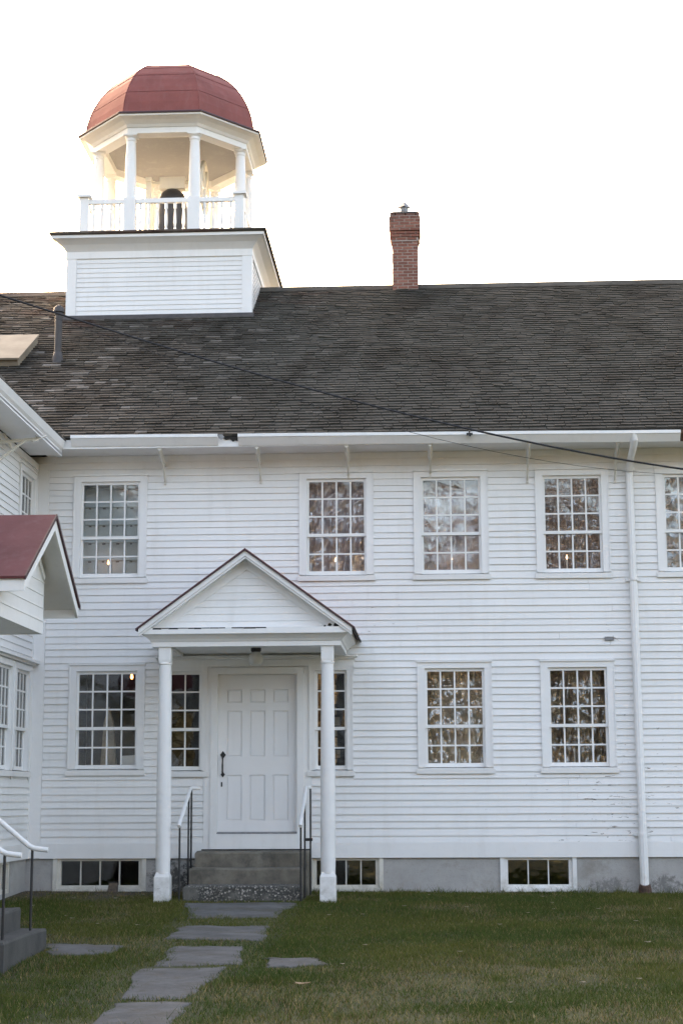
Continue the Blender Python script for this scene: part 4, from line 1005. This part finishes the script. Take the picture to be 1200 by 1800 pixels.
tag(origin_to_base(dc.build('hanging_cloth', 'fabric')), 'ragged beige cloth hanging inside the sidelight right of the door', 'cloth')
tag(origin_to_base(MB().prism([(-4.33, .5, 1.62), (-4.12, .5, 1.62), (-4.17, .5, 2.25), (-4.23, .5, 2.45), (-4.29, .5, 2.25)], [(-4.33, .62, 1.62), (-4.12, .62, 1.62), (-4.17, .6, 2.25), (-4.23, .58, 2.45), (-4.29, .6, 2.25)]).build('dress_form', 'fabric')), 'draped beige form standing inside the far left ground window', 'dress form')

# ------------------------------------------------------------------ small things on the lawn
bk = MB(); bk.hexa([(-4.09, -.22, .0), (-3.95, -.24, .0), (-3.945, -.14, .0), (-4.10, -.12, .0), (-4.06, -.16, .20), (-3.955, -.17, .205), (-3.95, -.09, .20), (-4.05, -.08, .195)])
tag(origin_to_base(bk.build('stone_block', 'block', bev=.01)), 'small brown block leaning before the basement window left of the porch', 'block')
def fallen(x, y, s, mat, label, group=None, rot=0):
    m = MB(); n = 9; ring = []
    for i in range(n*2):
        t = math.pi*i/n; r = s*(.62+.38*abs(math.cos(t*1.5)))*(1.0 if i % 2 else .72)
        ring.append((r*math.cos(t+rot), .7*r*math.sin(t+rot)))
    z = float(zg(x, y))+.028
    top = [(x+a, y+b, z+.12*(abs(a)+b*.4)+.003) for a, b in ring]; bot = [(x+a, y+b, z+.12*(abs(a)+b*.4)) for a, b in ring]
    m.prism(bot, top); return tag(origin_to_base(m.build('fallen_leaf', mat)), label, 'leaf', group)
fallen(-.996, -8.45, .075, 'dryleaf', 'large curled brown leaf lying on the lawn right of the path')
for x, y, s in ((.70, -4.0, .03), (2.0, -5.6, .04), (2.65, -2.4, .035), (-.3, -2.2, .03), (.4, -2.3, .03), (1.05, -2.9, .025), (.25, -6.5, .03), (1.6, -8.2, .028), (-.6, -6.0, .025), (1.4, -1.7, .03), (-3.0, -4.2, .03), (-1.1, -3.1, .028), *[(random.uniform(-.9, 2.6), -random.uniform(.6, 9.5), random.uniform(.018, .03)) for _ in range(14)], *[(random.uniform(-4.6, -3.4), -random.uniform(.3, 4.5), random.uniform(.02, .035)) for _ in range(10)]):
    fallen(x, y, s, 'paleleaf', 'small pale fallen leaf lying on the lawn', 'small pale leaves on the lawn', random.uniform(0, 6))

# ------------------------------------------------------------------ grass
def in_poly(x, y, P):
    ins = np.ones_like(x, bool); n = len(P)
    area = sum(P[i][0]*P[(i+1) % n][1]-P[(i+1) % n][0]*P[i][1] for i in range(n)); sgn = 1 if area > 0 else -1
    for i in range(n):
        (ax, ay), (bx_, by_) = P[i], P[(i+1) % n]; ins &= sgn*((bx_-ax)*(y-ay)-(by_-ay)*(x-ax)) > 0
    return ins
def shrink(P, d=.05):
    cx = sum(p[0] for p in P)/len(P); cy = sum(p[1] for p in P)/len(P)
    return [(cx+(p[0]-cx)*(1-d/.5), cy+(p[1]-cy)*(1-d/.9)) for p in P]
N = 900000
gy_ = -12.5+12.48*rng.random(N)**.85
gx_ = -5.1+12.6*rng.random(N)
wide = .26*(gy_+21.7)+.9
keep = (gx_ > -wide-.3) & ((gx_ < .18*(gy_+21.7)+.8) | ((gx_ < .2*(gy_+21.7)+3.2) & (rng.random(N) < .6)))
jx = (fbm(gx_*5, gy_*5)-.5)*.30; jy = (fbm(gx_*5+30, gy_*5+9)-.5)*.6
for P in stones: keep &= ~in_poly(gx_+jx, gy_+jy, shrink(P, .05))
keep &= ~((gx_ > -2.94) & (gx_ < -1.5) & (gy_ > -1.43))
keep &= ~((gx_ < -3.48) & (gy_ > -7.7) & (gy_ < -6.1))
dirt = np.clip(fbm(gx_*1.1+3, gy_*1.1+5)*1.3-.1, 0, 1)
bare = np.clip((fbm(gx_*.9+40, gy_*.9+11)-.50)*5, 0, 1)
nearwall = np.clip(1.35-(-gy_-.1)/1.2+(fbm(gx_*2, gy_*2)-.5)*1.2, 0, 1)*(gx_ < -2.4)*.9
between = ((gx_ > -2.75) & (gx_ < -1.45) & (gy_ < -1.5)).astype(float)*.45
keep &= rng.random(N) > np.maximum(np.maximum(bare*.62, nearwall), between)
gx_, gy_, bare, nearwall = gx_[keep], gy_[keep], bare[keep], nearwall[keep]; n = len(gx_)
h = (.016+.030*rng.random(n)**1.6)*(.55+.7*fbm(gx_*.7+9, gy_*.7+2)+.5*np.clip(fbm(gx_*3+9, gy_*3+2)*3-1.5, 0, 1))*(1-.4*nearwall)
tuft = rng.random(n) < .012; h[tuft] *= 1.7
edge = (gy_ > -.14) & (fbm(gx_*4+2, gy_*4) > .46); h[edge] *= 2.2*rng.random(edge.sum())+.6
weed = fbm(gx_*2.6+13, gy_*1.6+77) > .66; h[weed] *= 1.55
ang = rng.random(n)*2*math.pi; lean = h*(.25+.9*rng.random(n)); la = rng.random(n)*2*math.pi
wd = .0022+.0020*rng.random(n); zz = zg(gx_, gy_)
B0 = np.stack([gx_-wd*np.cos(ang), gy_-wd*np.sin(ang), zz-.004], 1); B1 = np.stack([gx_+wd*np.cos(ang), gy_+wd*np.sin(ang), zz-.004], 1)
TP = np.stack([gx_+lean*np.cos(la), gy_+lean*np.sin(la), zz+h], 1)
V = np.stack([B0, B1, TP], 1).reshape(-1, 3); F = np.arange(3*n).reshape(-1, 3)
ca = np.array([.052, .084, .016]); cb = np.array([.108, .116, .025]); cd = np.array([.28, .215, .09]); ce = np.array([.11, .085, .045])
m1 = np.clip(fbm(gx_*.8+60, gy_*.8+31)*1.7-.35, 0, 1)[:, None]; tint = ca*(1-m1)+cb*m1
dry = (rng.random(n) < .10+.40*bare+.5*nearwall); tint[dry] = (cd*rng.random((n, 1))+ce*(1-rng.random((n, 1))))[dry]
tint = tint*(.7+.6*rng.random((n, 1)))
tint = np.repeat(np.concatenate([tint, np.ones((n, 1))], 1), 3, 0)
grass = fast_mesh('grass', V, F, 'grass', tint); grass['kind'] = 'stuff'; grass['label'] = 'short green grass with dry patches across the lawn'; grass['category'] = 'grass'

# ------------------------------------------------------------------ unseen autumn woods behind the camera, height and tint shaped for window reflections
n = 200000
NC = 380
cx_ = rng.uniform(-75, 75, NC); cy_ = rng.uniform(-92, -54, NC); rad = rng.uniform(2.5, 5, NC); hh = rng.uniform(2, 9, NC)+(-cy_-54)*.28*rng.random(NC)+3*rng.random(NC); back = np.arange(NC) > 230; cy_[back] = rng.uniform(-98, -84, back.sum()); hh[back] = rng.uniform(8, 23, back.sum())  # taller back clumps added to cover the sky mirrored upstairs
k = rng.integers(0, NC, n); dirs = rng.normal(size=(n, 3)); dirs /= np.linalg.norm(dirs, axis=1)[:, None]; rr_ = rad[k]*rng.random(n)**.45
C_ = np.stack([cx_[k], cy_[k], hh[k]], 1)+dirs*rr_[:, None]*np.array([1, 1, 1.1]); ok = C_[:, 2] > .2; C_ = C_[ok]; k = k[ok]; n = len(C_)
a = rng.normal(size=(n, 3)); a /= np.linalg.norm(a, axis=1)[:, None]; b = np.cross(a, rng.normal(size=(n, 3))); b /= np.linalg.norm(b, axis=1)[:, None]
s = rng.uniform(.2, .5, n)[:, None]
V = np.stack([C_-a*s, C_+b*s*.6, C_+a*s, C_-b*s*.6], 1).reshape(-1, 3); F = np.arange(4*n).reshape(-1, 4)
pal = np.array([(.42, .34, .25), (.34, .27, .19), (.18, .155, .115), (.10, .10, .068), (.50, .43, .34), (.22, .17, .13)])
t = pal[rng.integers(0, 6, NC)]*.85; t[(np.abs(cx_+12) < 6) & (hh < 9)] = (.055, .055, .035); t[(np.abs(cx_-8) < 4.5) & (hh < 9)] *= .5  # clumps darkened where certain windows should mirror less light
t = np.where((hh > 9)[:, None], np.array([.125, .108, .118]), t)[k]*(.6+.8*rng.random((n, 1))); t = np.repeat(np.concatenate([t, np.ones((n, 1))], 1), 4, 0)
wood = fast_mesh('far_woods', V, F, 'leaf', t); wood['kind'] = 'stuff'; wood['label'] = 'unseen autumn woods mirrored in the window panes'; wood['category'] = 'woods'
print('clapboards', NB, 'shingles', len(parts), 'objects', len(bpy.data.objects))
